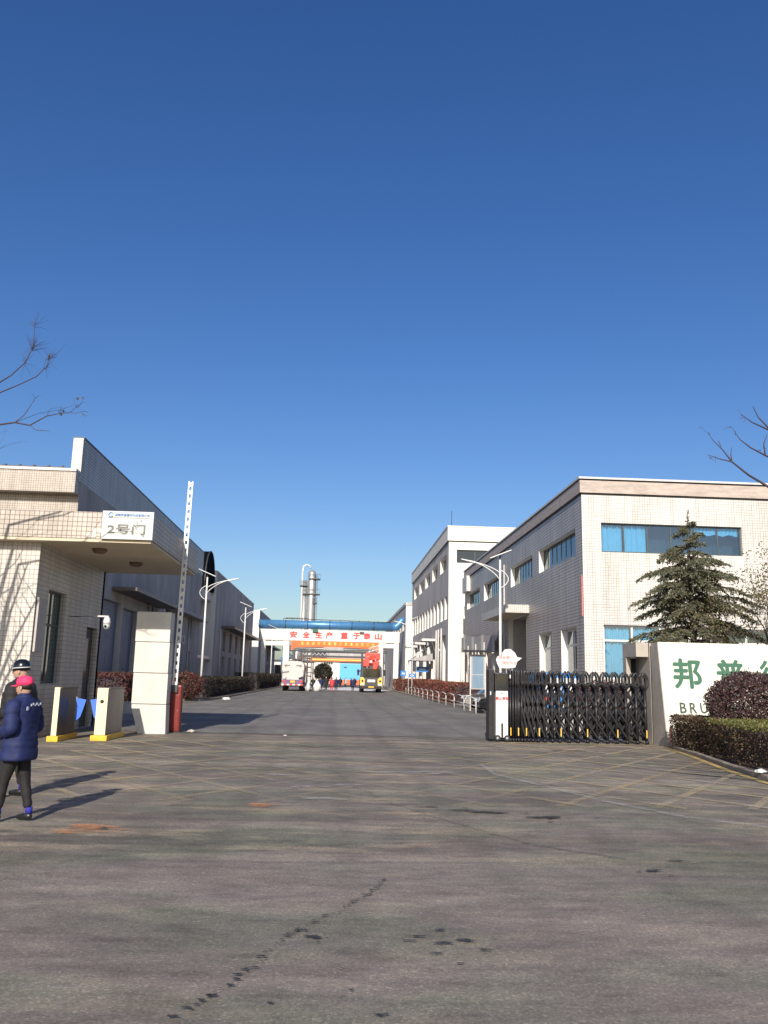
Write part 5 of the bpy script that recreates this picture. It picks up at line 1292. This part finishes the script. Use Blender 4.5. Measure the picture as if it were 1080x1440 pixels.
def car(x, y, rz, m, label):
    R = thing('parked_car', (x, y, 0), label, 'car', 'cars parked behind the railing', rz)
    prof = [(-2.15, .30), (-2.2, .62), (-2.1, .78), (-1.2, .92), (-.62, 1.36), (.0, 1.44), (.75, 1.40), (1.45, 1.02), (2.05, .96), (2.18, .7), (2.15, .32), (1.75, .28), (1.62, .55), (1.3, .66), (.98, .55), (.88, .25), (-.92, .25), (-1.02, .55), (-1.33, .66), (-1.64, .55), (-1.76, .28)]
    b = MB(); n = len(prof)
    def wd(z): return .86 if z < .95 else .86-(z-.95)*.42
    vs = [(p[0], -wd(p[1]), p[1]) for p in prof]+[(p[0], wd(p[1]), p[1]) for p in prof]
    b.add(vs, [tuple(range(n)), tuple(range(2*n-1, n-1, -1))]+[(i, n+i, n+(i+1) % n, (i+1) % n) for i in range(n)])
    b.build('body', m, R, world=False, bevel=.03)
    b = MB(); b.quad((-1.12, -.74, .96), (-1.12, .74, .96), (-.66, .64, 1.345), (-.66, -.64, 1.345)); o = b.build('windscreen', 'glass_dark', R, world=False); o.location = (-.03, 0, .03)
    for s in (-1, 1):
        b = MB(); b.add([(-1.0, s*.875, .98), (-.58, s*.72, 1.33), (.05, s*.68, 1.39), (.05, s*.875, .98)], [(0, 1, 2, 3)]); b.add([(.12, s*.875, .98), (.12, s*.68, 1.39), (.7, s*.70, 1.36), (1.25, s*.875, 1.0)], [(0, 1, 2, 3)]); b.build('side_window', 'glass_dark', R, world=False)
        b = MB(); b.hexa([(-2.21, s*.48, .60), (-2.21, s*.80, .60), (-2.0, s*.83, .62), (-2.0, s*.5, .62)], [(-2.18, s*.48, .72), (-2.14, s*.80, .74), (-1.9, s*.83, .78), (-1.95, s*.5, .78)]); b.build('headlight', 'plate', R, world=False)
        b = MB(); b.box(-.95, -.80, s*.86, s*1.02, .95, 1.07); b.build('mirror', m, R, world=False)
        for xx in (-1.33, 1.3):
            t = MB(); t.lathe([(.2, -.1), (.30, -.1), (.32, -.07), (.32, .07), (.30, .1), (.2, .1)], (xx, s*.78, .32), 0, 18, axis='y'); w = t.build('wheel', 'rubber', R, world=False)
            t = MB(); t.lathe([(.19, -.09), (.15, -.07), (.15, .07), (.19, .09)], (xx, s*.78, .32), 0, 12, axis='y'); t.build('rim', 'steel', w, world=False)
    b = MB(); b.box(-2.215, -2.195, -.45, .45, .42, .58); b.build('grille', 'black_metal', R, world=False)
M['car_black'] = mat('black_car_paint', (.012, .012, .014), .2, .3, var=0, coat=1)
M['car_silver'] = mat('silver_car_paint', (.45, .43, .40), .25, .5, var=0, coat=1)
car(9.75, 46.0, 0, 'car_black', 'black car parked nose to the railing just behind the gate head')
car(10.0, 52.5, 0, 'car_silver', 'silver car parked nose to the railing beyond the black one')
def blue_van():
    x, y = 9.95, 37.5
    R = thing('blue_van', (x, y, 0), 'blue van with its window reflection painted white, parked behind the gate, seen end on', 'van')
    b = MB(); b.prism([(x-.85, .35), (x+.85, .35), (x+.86, 1.1), (x+.80, 1.95), (x+.68, 2.12), (x-.68, 2.12), (x-.80, 1.95), (x-.86, 1.1)], 'y', y, y+3.2); b.build('body', 'blue_sign', R, bevel=.05)
    b = MB(); b.prism([(x-.76, 1.25), (x+.76, 1.25), (x+.70, 1.88), (x-.70, 1.88)], 'y', y-.025, y-.004); b.build('window_band', 'white_metal', R)  # white fill is the window's bright reflection, painted on
    b = MB(); b.box(x-.05, x+.05, y-.035, y-.027, 1.25, 1.88); b.build('window_bar', 'blue_sign', R)
    b = MB(); b.box(x-.3, x+.3, y-.03, y-.01, .62, .78); b.build('number_plate', 'plate', R)
    b = MB(); b.box(x-.86, x+.86, y-.10, y-.01, .35, .55); b.build('bumper', 'dark_metal', R)
    for s in (-1, 1):
        b = MB(); b.box(x+s*.72-.09, x+s*.72+.09, y-.03, y-.006, .75, 1.1); b.build('light_unit', 'red_text', R)
        for yy in (y+.7, y+2.5): wheel('wheel', x+s*.74, yy, .31, .2, R)
blue_van()
def scooter():
    x, y = 9.6, 34.0
    R = thing('motor_scooter', (x, y, 0), 'small white motor scooter parked behind the gate', 'scooter')
    for yy in (y, y+1.2):
        t = MB(); t.lathe([(.17, -.05), (.23, -.04), (.23, .04), (.17, .05)], (x, yy, .23), 0, 16, axis='x'); t.build('wheel', 'rubber', R)
    b = MB(); b.prism([(y-.05, .5), (y+.05, .35), (y+.35, .25), (y+.75, .25), (y+.85, .5), (y+1.3, .62), (y+1.3, .75), (y+.7, .78), (y+.62, .38), (y+.3, .38), (y+.08, .95), (y-.02, .95)], 'x', x-.15, x+.15); b.build('body', 'white_metal', R, bevel=.03)
    b = MB(); b.box(x-.14, x+.14, y+.7, y+1.32, .785, .86); b.build('seat', 'black_metal', R, bevel=.02)
    b = MB(); b.tube([(x-.32, y+.08, 1.02), (x, y, 1.0), (x+.32, y+.08, 1.02)], .018, 6); b.tube([(x, y, .25), (x, y+.05, 1.0)], .025, 6); b.build('handlebar', 'dark_metal', R)
scooter()

# ------------------------------------------------------------------ people
def skin_obj(name, verts, edges, radii, m, parent, sub=1, root=0, wrinkle=0.0, extra=None, world=False):
    me = bpy.data.meshes.new(name); me.from_pydata([tuple(v) for v in verts], edges, [])
    o = bpy.data.objects.new(name, me); COL.objects.link(o)
    o.modifiers.new('s', 'SKIN'); sv = me.skin_vertices[0].data if me.skin_vertices else None
    if sv is None:
        bm = bmesh.new(); bm.from_mesh(me); bm.verts.layers.skin.verify(); bm.to_mesh(me); bm.free(); sv = me.skin_vertices[0].data
    for i, r in enumerate(radii): sv[i].radius = r if hasattr(r, '__len__') else (r, r)
    for i in range(len(verts)): sv[i].use_root = (i == root)
    s = o.modifiers.new('u', 'SUBSURF'); s.levels = sub; s.render_levels = sub
    bpy.context.view_layer.update()
    nm = bpy.data.meshes.new_from_object(o.evaluated_get(bpy.context.evaluated_depsgraph_get()))
    bpy.data.objects.remove(o)
    if extra:
        bm = bmesh.new(); bm.from_mesh(nm)
        for fn in extra: fn(bm)
        bm.to_mesh(nm); bm.free()
    if wrinkle:
        for v in nm.vertices:
            n = v.normal; k = noise.noise(Vector(v.co)*9)+.6*noise.noise(Vector(v.co)*22+Vector((3, 1, 2))); v.co += n*k*wrinkle
    for p in nm.polygons: p.use_smooth = True
    nm.materials.clear(); nm.materials.append(M[m] if isinstance(m, str) else m)
    q = bpy.data.objects.new(name, nm); COL.objects.link(q); q.parent = parent; return q

def head_parts(bm, c, s):
    """head with brow, nose, chin and ears; faces +Y"""
    r = bmesh.ops.create_uvsphere(bm, u_segments=16, v_segments=12, radius=1)
    for v in r['verts']:
        x, y, z = v.co
        w = .078*(1-.18*max(0, -z)); v.co = Vector((x*w, y*.098-(.01 if z < -.3 and y < 0 else 0), z*.118))
        if y > .5 and abs(x) < .25 and -.35 < z < .12: v.co.y += .022*(1-abs(x)/.25)
        if y > .3 and z < -.7: v.co.y += .012
        if y > .6 and .1 < z < .35 and .15 < abs(x) < .6: v.co.y -= .008
        v.co = Vector(c)+v.co*s
    for sx in (-1, 1):
        e = bmesh.ops.create_uvsphere(bm, u_segments=8, v_segments=6, radius=1)
        for v in e['verts']: v.co = Vector((c[0]+sx*.08*s+v.co.x*.012*s, c[1]-.01*s+v.co.y*.018*s, c[2]-.01*s+v.co.z*.032*s))

def person(loc, rz, h, label, jacket, trousers, pose='stand', hat=None, fine=False, coat=.84, bulky=1.0, group=None, rs=1, stride=.12):
    R = thing('person', loc, label, 'person', group, rz); k = h/1.75; rr = random.Random(rs)
    sd = stride
    P = dict(pel=(0, 0, .95), bel=(0, .01, 1.10), che=(0, .01, 1.32), nk=(0, .0, 1.47), nk2=(0, .01, 1.54),
             hl=(-.095, 0, .90), hr=(.095, 0, .90), kl=(-.10, sd*.6+.02, .50), kr=(.10, -sd*.5+.03, .50), al=(-.10, sd, .09), ar=(.10, -sd, .09),
             tl=(-.12, sd+.17, .035), tr=(.12, -sd+.17, .035),
             sl=(-.185, 0, 1.41), sr=(.185, 0, 1.41))
    if pose == 'clasp':   # forearms forward, hands together at the front
        P.update(el=(-.27, -.03, 1.14), er=(.27, -.03, 1.14), wl=(-.13, .22, 1.04), wr=(.13, .22, 1.04))
        fd = Vector((.5, .8, -.1))
    elif pose == 'down':
        P.update(el=(-.27, -.03, 1.13), er=(.27, -.02, 1.13), wl=(-.29, .05, .88), wr=(.29, .06, .88)); fd = Vector((0, .15, -1))
    else:
        P.update(el=(-.26, -.02, 1.14), er=(.27, .05, 1.15), wl=(-.27, .12, .92), wr=(.22, .26, 1.18)); fd = Vector((0, .5, -.7))
    names = list(P); V = [Vector(P[n])*k for n in names]; ix = {n: i for i, n in enumerate(names)}
    E = [('pel', 'bel'), ('bel', 'che'), ('che', 'nk'), ('nk', 'nk2'), ('pel', 'hl'), ('pel', 'hr'), ('hl', 'kl'), ('hr', 'kr'), ('kl', 'al'), ('kr', 'ar'), ('al', 'tl'), ('ar', 'tr'),
         ('che', 'sl'), ('che', 'sr'), ('sl', 'el'), ('sr', 'er'), ('el', 'wl'), ('er', 'wr')]
    rad = dict(pel=(.13, .10), bel=(.125, .095), che=(.14, .10), nk=(.06, .06), nk2=(.052, .055), hl=.085, hr=.085, kl=.055, kr=.055, al=.032, ar=.032, tl=.018, tr=.018, sl=.055, sr=.055, el=.038, er=.038, wl=.026, wr=.026)
    ed = [(ix[a], ix[b]) for a, b in E]; rl = [rad[n] for n in names]
    if fine:
        for side, sx in (('wl', -1), ('wr', 1)):
            w = Vector(P[side])*k; d = fd.copy(); d.x *= -sx if pose == 'clasp' else 1; d.normalize()
            lat = d.cross(Vector((0, 0, 1)) if abs(d.z) < .8 else Vector((0, 1, 0))).normalized()
            pm = w+d*.07; V.append(pm); rl.append((.034, .018)); pi_ = len(V)-1; ed.append((ix[side], pi_))
            for f, (o_, ln) in enumerate(((-.027, .062), (-.009, .075), (.009, .07), (.026, .055))):
                a = pm+d*.02+lat*o_; b_ = a+(d+Vector((0, 0, -.25))).normalized()*ln*.55; c_ = b_+(d+Vector((0, 0, -.9))).normalized()*ln*.45
                base = len(V); V.extend([a, b_, c_]); rl.extend([.0095, .0085, .007]); ed.extend([(pi_, base), (base, base+1), (base+1, base+2)])
            t1 = w+d*.03-lat*.03; t2 = t1+(d*.7-lat*.5).normalized()*.045; base = len(V); V.extend([t1, t2]); rl.extend([.011, .008]); ed.extend([(pi_, base), (base, base+1)])
    hc = Vector((0, .025, 1.635))*k
    skin_obj('body', V, ed, [(r[0]*k, r[1]*k) if hasattr(r, '__len__') else (r*k, r*k) for r in rl], 'skin', R, sub=1, extra=[lambda bm: head_parts(bm, hc, k)])
    # jacket: torso and sleeves
    B = bulky; jb = MB(); jb.smooth = True
    key = [(coat, .182*B, .135*B, 0), (coat+.02, .190*B, .142*B, 0), ((coat+1.05)/2, .180*B, .135*B, .0), (1.08, .172*B, .128*B, .005), (1.22, .180*B, .130*B, .01), (1.33, .188*B, .128*B, .005), (1.41, .175*B, .112*B, 0), (1.455, .135*B, .095*B, 0), (1.49, .095*B, .08*B, 0), (1.535, .066, .068, .005), (1.56, .062, .064, .006)]
    NR = 44 if fine else 14; NS = 40 if fine else 12; vs = []
    for i in range(NR+1):
        z = coat+(1.56-coat)*i/NR
        for (z0, a0, b0, y0), (z1, a1, b1, y1) in zip(key, key[1:]):
            if z <= z1+1e-6: break
        t = (z-z0)/(z1-z0); t = t*t*(3-2*t); ra = a0+(a1-a0)*t; rb = b0+(b1-b0)*t; yy = y0+(y1-y0)*t
        for j in range(NS):
            th = 2*pi*j/NS; ca = abs(cos(th))**.8*(1 if cos(th) > 0 else -1); sa = abs(sin(th))**.8*(1 if sin(th) > 0 else -1)
            fold = 0
            if fine:
                fold = .012*noise.noise(Vector((th*2.2, z*9, rs*3)))+.008*noise.noise(Vector((th*5, z*22, rs)))
                fold += .006*abs(sin(z*42))*(1 if z < 1.42 else 0)*(.5+noise.noise(Vector((th*1.5, z*3, 2))))
            vs.append((ca*(ra+fold)*k, (sa*(rb+fold)+yy)*k, z*k))
    fs = [(i*NS+j, i*NS+(j+1) % NS, (i+1)*NS+(j+1) % NS, (i+1)*NS+j) for i in range(NR) for j in range(NS)]
    fs += [tuple(range(NS-1, -1, -1)), tuple(NR*NS+j for j in range(NS))]
    jb.add(vs, fs)
    for s_ in ('l', 'r'):
        sh = Vector(P['s'+s_]); el = Vector(P['e'+s_]); wr = Vector(P['w'+s_]); sx = -1 if s_ == 'l' else 1
        ctl = [sh+Vector((-sx*.05, 0, -.01)), sh+Vector((sx*.028*B, 0, -.02)), sh.lerp(el, .5)+Vector((sx*.02*B, 0, 0)), el, el.lerp(wr, .5), el.lerp(wr, .98)]
        rr_ = [.070*B, .074*B, .070*B, .070*B, .060*B, .050*B]; pts = []; rad_ = []; M_ = 7 if fine else 2
        for i in range(len(ctl)-1):
            p0 = ctl[max(0, i-1)]; p1 = ctl[i]; p2 = ctl[i+1]; p3 = ctl[min(len(ctl)-1, i+2)]
            for q in range(M_):
                t = q/M_; c = .5*((2*p1)+(p2-p0)*t+(2*p0-5*p1+4*p2-p3)*t*t+(-p0+3*p1-3*p2+p3)*t**3)
                pts.append(c*k); w = .007*noise.noise(Vector((i*1.7+t*2.3, sx, rs))) if fine else 0
                rad_.append((rr_[i]+(rr_[i+1]-rr_[i])*t+w+(.005*sin((i+t)*9) if fine else 0))*k)
        pts.append(ctl[-1]*k); rad_.append(rr_[-1]*k); jb.tube(pts, rad_, 16 if fine else 8)
    jk = jb.build('jacket', jacket, R, world=False)
    T = [Vector((0, 0, 1.04))*k, Vector((0, 0, .93))*k]; tr = [(.12, .10), (.135, .11)]; te = [(0, 1)]
    for s in ('l', 'r'):
        b0 = len(T); T += [Vector(P['h'+s])*k+Vector((0, 0, -.10))*k, (Vector(P['h'+s])*k).lerp(Vector(P['k'+s])*k, .5), Vector(P['k'+s])*k, (Vector(P['k'+s])*k).lerp(Vector(P['a'+s])*k, .5), (Vector(P['k'+s])*k).lerp(Vector(P['a'+s])*k, .86)]
        tr += [.098, .092, .074, .064, .054]; te += [(1, b0), (b0, b0+1), (b0+1, b0+2), (b0+2, b0+3), (b0+3, b0+4)]
    skin_obj('trousers', T, te, [(r[0]*k, r[1]*k) if hasattr(r, '__len__') else (r*k, r*k) for r in tr], trousers, R, sub=2 if fine else 1, wrinkle=.009 if fine else .003)
    for s in ('l', 'r'):
        a = Vector(P['a'+s])*k; t = Vector(P['t'+s])*k
        sh = [a+Vector((0, -.055, -.035))*k, a+Vector((0, .03, -.03))*k, Vector((t.x, t.y-.06*k, .045*k)), Vector((t.x, t.y+.01*k, .036*k))]
        skin_obj('shoe', sh, [(0, 1), (1, 2), (2, 3)], [(.042*k, .045*k), (.045*k, .05*k), (.046*k, .038*k), (.03*k, .026*k)], 'shoe', R, sub=2)
        if fine:
            so = MB(); so.tube([a+Vector((0, 0, .0))*k, a+Vector((0, 0, .075))*k], .043*k, 12); so.build('sock', 'sock', R, world=False)
    # hair or hats
    if hat != 'helmet':
        bm = bmesh.new(); bmesh.ops.create_uvsphere(bm, u_segments=14, v_segments=10, radius=1)
        for v in bm.verts: 
            x, y, z = v.co; v.co = hc+Vector((x*.088, y*.106-.014, z*.118+.016))*k
            if y > .35 and z < .45: v.co.y -= .05*k
            if z < -.5: v.co.z += .03*k
        me = bpy.data.meshes.new('hair'); bm.to_mesh(me); bm.free()
        for p in me.polygons: p.use_smooth = True
        me.materials.append(M['hair']); o = bpy.data.objects.new('hair', me); COL.objects.link(o); o.parent = R
    if hat in ('cap', 'helmet', 'redcap'):
        b = MB(); cz = hc.z+.035*k; pr = [(.106, -.02), (.112, .02), (.106, .06), (.085, .10), (.045, .125), (.004, .13)] if hat == 'helmet' else [(.098, -.01), (.100, .03), (.094, .065), (.078, .09), (.04, .108), (.004, .112)]
        b.lathe([(r*k, cz+z*k) for r, z in pr], hc.x, hc.y-.008*k, 22, sx=.93, sy=1.08)
        nm = 'helmet' if hat == 'helmet' else 'cap'; mm = 'helmet' if hat == 'helmet' else 'pink' if hat == 'cap' else 'red_text'
        ho = b.build(nm, mm, R, world=False)
        b = MB(); n = 9; vs = []
        for i in range(n+1):
            a = radians(25+130*i/n); ext = (.075 if hat != 'helmet' else .035)*sin(radians(180*i/n))+.004
            x0 = cos(a)*.095*k; y0 = sin(a)*.102*k; vs += [(hc.x+x0, hc.y+y0-.01*k, cz-.006*k), (hc.x+x0*1.02, hc.y+y0+ext*k, cz-.022*k), (hc.x+x0*1.02, hc.y+y0+ext*k, cz-.028*k), (hc.x+x0, hc.y+y0-.01*k, cz-.016*k)]
        b.smooth = True
        for i in range(n):
            pass
        b.add(vs, [(4*i+j, 4*i+(j+1) % 4, 4*i+4+(j+1) % 4, 4*i+4+j) for i in range(n) for j in range(4)]); b.build('brim', mm, ho, world=False)
        if hat == 'helmet':
            b = MB(); b.tube([(hc.x+cos(2*pi*i/24)*.106*k*.93*1.03, hc.y-.008*k+sin(2*pi*i/24)*.108*k*1.08, cz+(.012-.01*sin(2*pi*i/24))*k) for i in range(25)], .007*k, 6); b.build('white_band', 'reflect', ho, world=False)
    if fine:
        for sx in (-1, 1):
            b = MB(); b.lathe([(.002*k, hc.z+.012*k-.009*k), (.009*k, hc.z+.012*k), (.002*k, hc.z+.012*k+.009*k)], hc.x+sx*.03*k, hc.y+.083*k, 8); b.build('eye', 'hair', R, world=False)
        b = MB(); b.box(hc.x-.022*k, hc.x+.022*k, hc.y+.084*k, hc.y+.090*k, hc.z-.058*k, hc.z-.052*k); b.build('mouth', 'red_faded', R, world=False)
        b = MB(); b.tube([Vector((.075*cos(2*pi*i/16), .005+.075*sin(2*pi*i/16), 1.515))*k for i in range(17)], .022*k, 8); b.build('collar', jacket, jk, world=False)
    return R, jk
# facing left (-X) turned a little away: local +Y -> world direction
pr, jk = person((-3.60, 10.42, .004), radians(76), 1.60, 'person in a navy padded jacket and bright pink cap, nearest the camera', 'navy', 'trouser', 'clasp', 'cap', True, coat=.74, bulky=1.32, stride=.15)
b = MB()      # grey print and piping across the upper back
for i in range(6): b.box(-.10+i*.036, -.078+i*.036, -.160, -.154, 1.285+.012*(i % 2), 1.31+.012*(i % 2))
b.box(-.16, -.125, -.150, -.144, 1.24, 1.28); b.build('back_print', 'reflect', jk, world=False)
person((-4.33, 12.35, .004), radians(84), 1.79, 'person in a long black coat and black helmet, behind the pink cap', 'black_cloth', 'trouser', 'clasp', 'helmet', True, coat=.62, bulky=1.45, stride=.10)
crowd = [(-6.35+3.9, 103, 2.9, 'black_cloth', 'trouser', 'walk', None, 'distant person in black between two white sacks by the tank truck'),
         (-1.55, 105, .2, 'navy', 'trouser', 'down', None, 'distant person in a dark blue coat left of the group in mid road'),
         (-.95, 104, 3.0, 'black_cloth', 'trouser', 'down', None, 'distant person in a long black coat in mid road'),
         (-.25, 103, .3, 'red_text', 'red_text', 'down', 'redcap', 'small distant person all in red in mid road'),
         (.25, 103.5, 3.3, 'navy', 'trouser', 'walk', 'redcap', 'distant person in navy with a red cap right of the one in red'),
         (2.25, 104, 3.0, 'navy', 'trouser', 'walk', None, 'distant person in navy with arms held out, alone left of the crane truck'),
         (.9, 126, .5, 'black_cloth', 'trouser', 'down', None, 'far person in black, left one of the group behind mid road'),
         (1.7, 130, 2.5, 'steel', 'trouser', 'down', None, 'far person in a grey coat standing behind mid road'),
         (2.5, 128, 1.5, 'navy', 'trouser', 'down', None, 'far person in navy, second from right of the rear group'),
         (3.1, 131, 3.5, 'black_cloth', 'trouser', 'down', None, 'far person in black nearest the crane truck wheels'),
         (-2.0, 125, .8, 'yellow', 'trouser', 'down', None, 'far person in a yellow vest left of the rear group'),
         (-.4, 132, 1.0, 'purple_paint', 'trouser', 'walk', None, 'far person in purple at the very back of mid road')]
for i, (x, y, rz, j, t, po, hat, lab) in enumerate(crowd):
    person((x, y, .01), rz, 1.58+.12*((i*37) % 5)/4, lab, j, t, po, hat, False, coat=.72, bulky=1.2, group='people standing far down the road', rs=i, stride=.05+.05*(i % 3))
def sack(x, y, s, label):
    R = thing('white_sack', (x, y, 0), label, 'sack', 'white sacks on the road')
    bm = bmesh.new(); bmesh.ops.create_uvsphere(bm, u_segments=16, v_segments=12, radius=1)
    for v in bm.verts:
        n = noise.noise(v.co*2+Vector((x, y, 0))); z = v.co.z; t = 1-.45*max(0, z)
        v.co = Vector((v.co.x*.45*s*t*(1+.2*n), v.co.y*.4*s*t*(1+.2*n), .0+max(0, (z+.85))*.62*s))
    me = bpy.data.meshes.new('sack_body'); bm.to_mesh(me); bm.free()
    for p in me.polygons: p.use_smooth = True
    me.materials.append(M['white_metal']); o = bpy.data.objects.new('sack_body', me); COL.objects.link(o); o.parent = R
    b = MB(); b.tube([(x-.05*s, y, 1.02*s), (x, y, 1.2*s), (x+.09*s, y, 1.3*s)], [.07*s, .05*s, .09*s], 8); b.build('sack_neck', 'white_metal', R)
sack(-3.15, 102.5, 1.0, 'white sack left of the person in black beside the tank truck')
sack(-2.0, 103, 1.1, 'white sack right of the person in black in mid road')
R = thing('white_powder_heap', (2, 120, 0), 'low spill of white powder across the far road behind the people', 'heap')
b = MB(); n = 40; r = random.Random(2)
vs = [(2, 121, .35)]+[(2+cos(2*pi*i/n)*5.2*(1+.2*sin(i*1.7)), 121+sin(2*pi*i/n)*7*(1+.15*sin(i*2.3)), .02) for i in range(n)]
b.smooth = True; b.add(vs, [(0, i+1, (i+1) % n+1) for i in range(n)]); b.build('powder', 'white_metal', R)

# small litter
for i, (x, y, s, lab) in enumerate(((8.05, 16.2, .09, 'crumpled white paper lying on the kerb edge by the hedge'), (-4.15, 26.2, .09, 'grey white rubble lump at the foot of the red barrier cabinet'), (-7.3, 60.0, .22, 'white bag dropped at the left kerb near the hedge'), (-1.35, 25.4, .035, 'tiny white scrap on the road by the gate track'))):
    bm = bmesh.new(); bmesh.ops.create_icosphere(bm, subdivisions=2, radius=1)
    for v in bm.verts: q = 1+.5*noise.noise(v.co*2.5+Vector((i*5, 0, 0))); v.co = Vector((v.co.x*s*1.3*q, v.co.y*s*q, max(-.3, v.co.z)*s*.6*q+s*.18))
    me = bpy.data.meshes.new('litter'); bm.to_mesh(me); bm.free(); me.materials.append(M['white_metal'] if i != 1 else M['concrete'])
    o = bpy.data.objects.new('litter', me); COL.objects.link(o); o.location = (x, y, .012 if i else .13); tag(o, lab, 'litter')
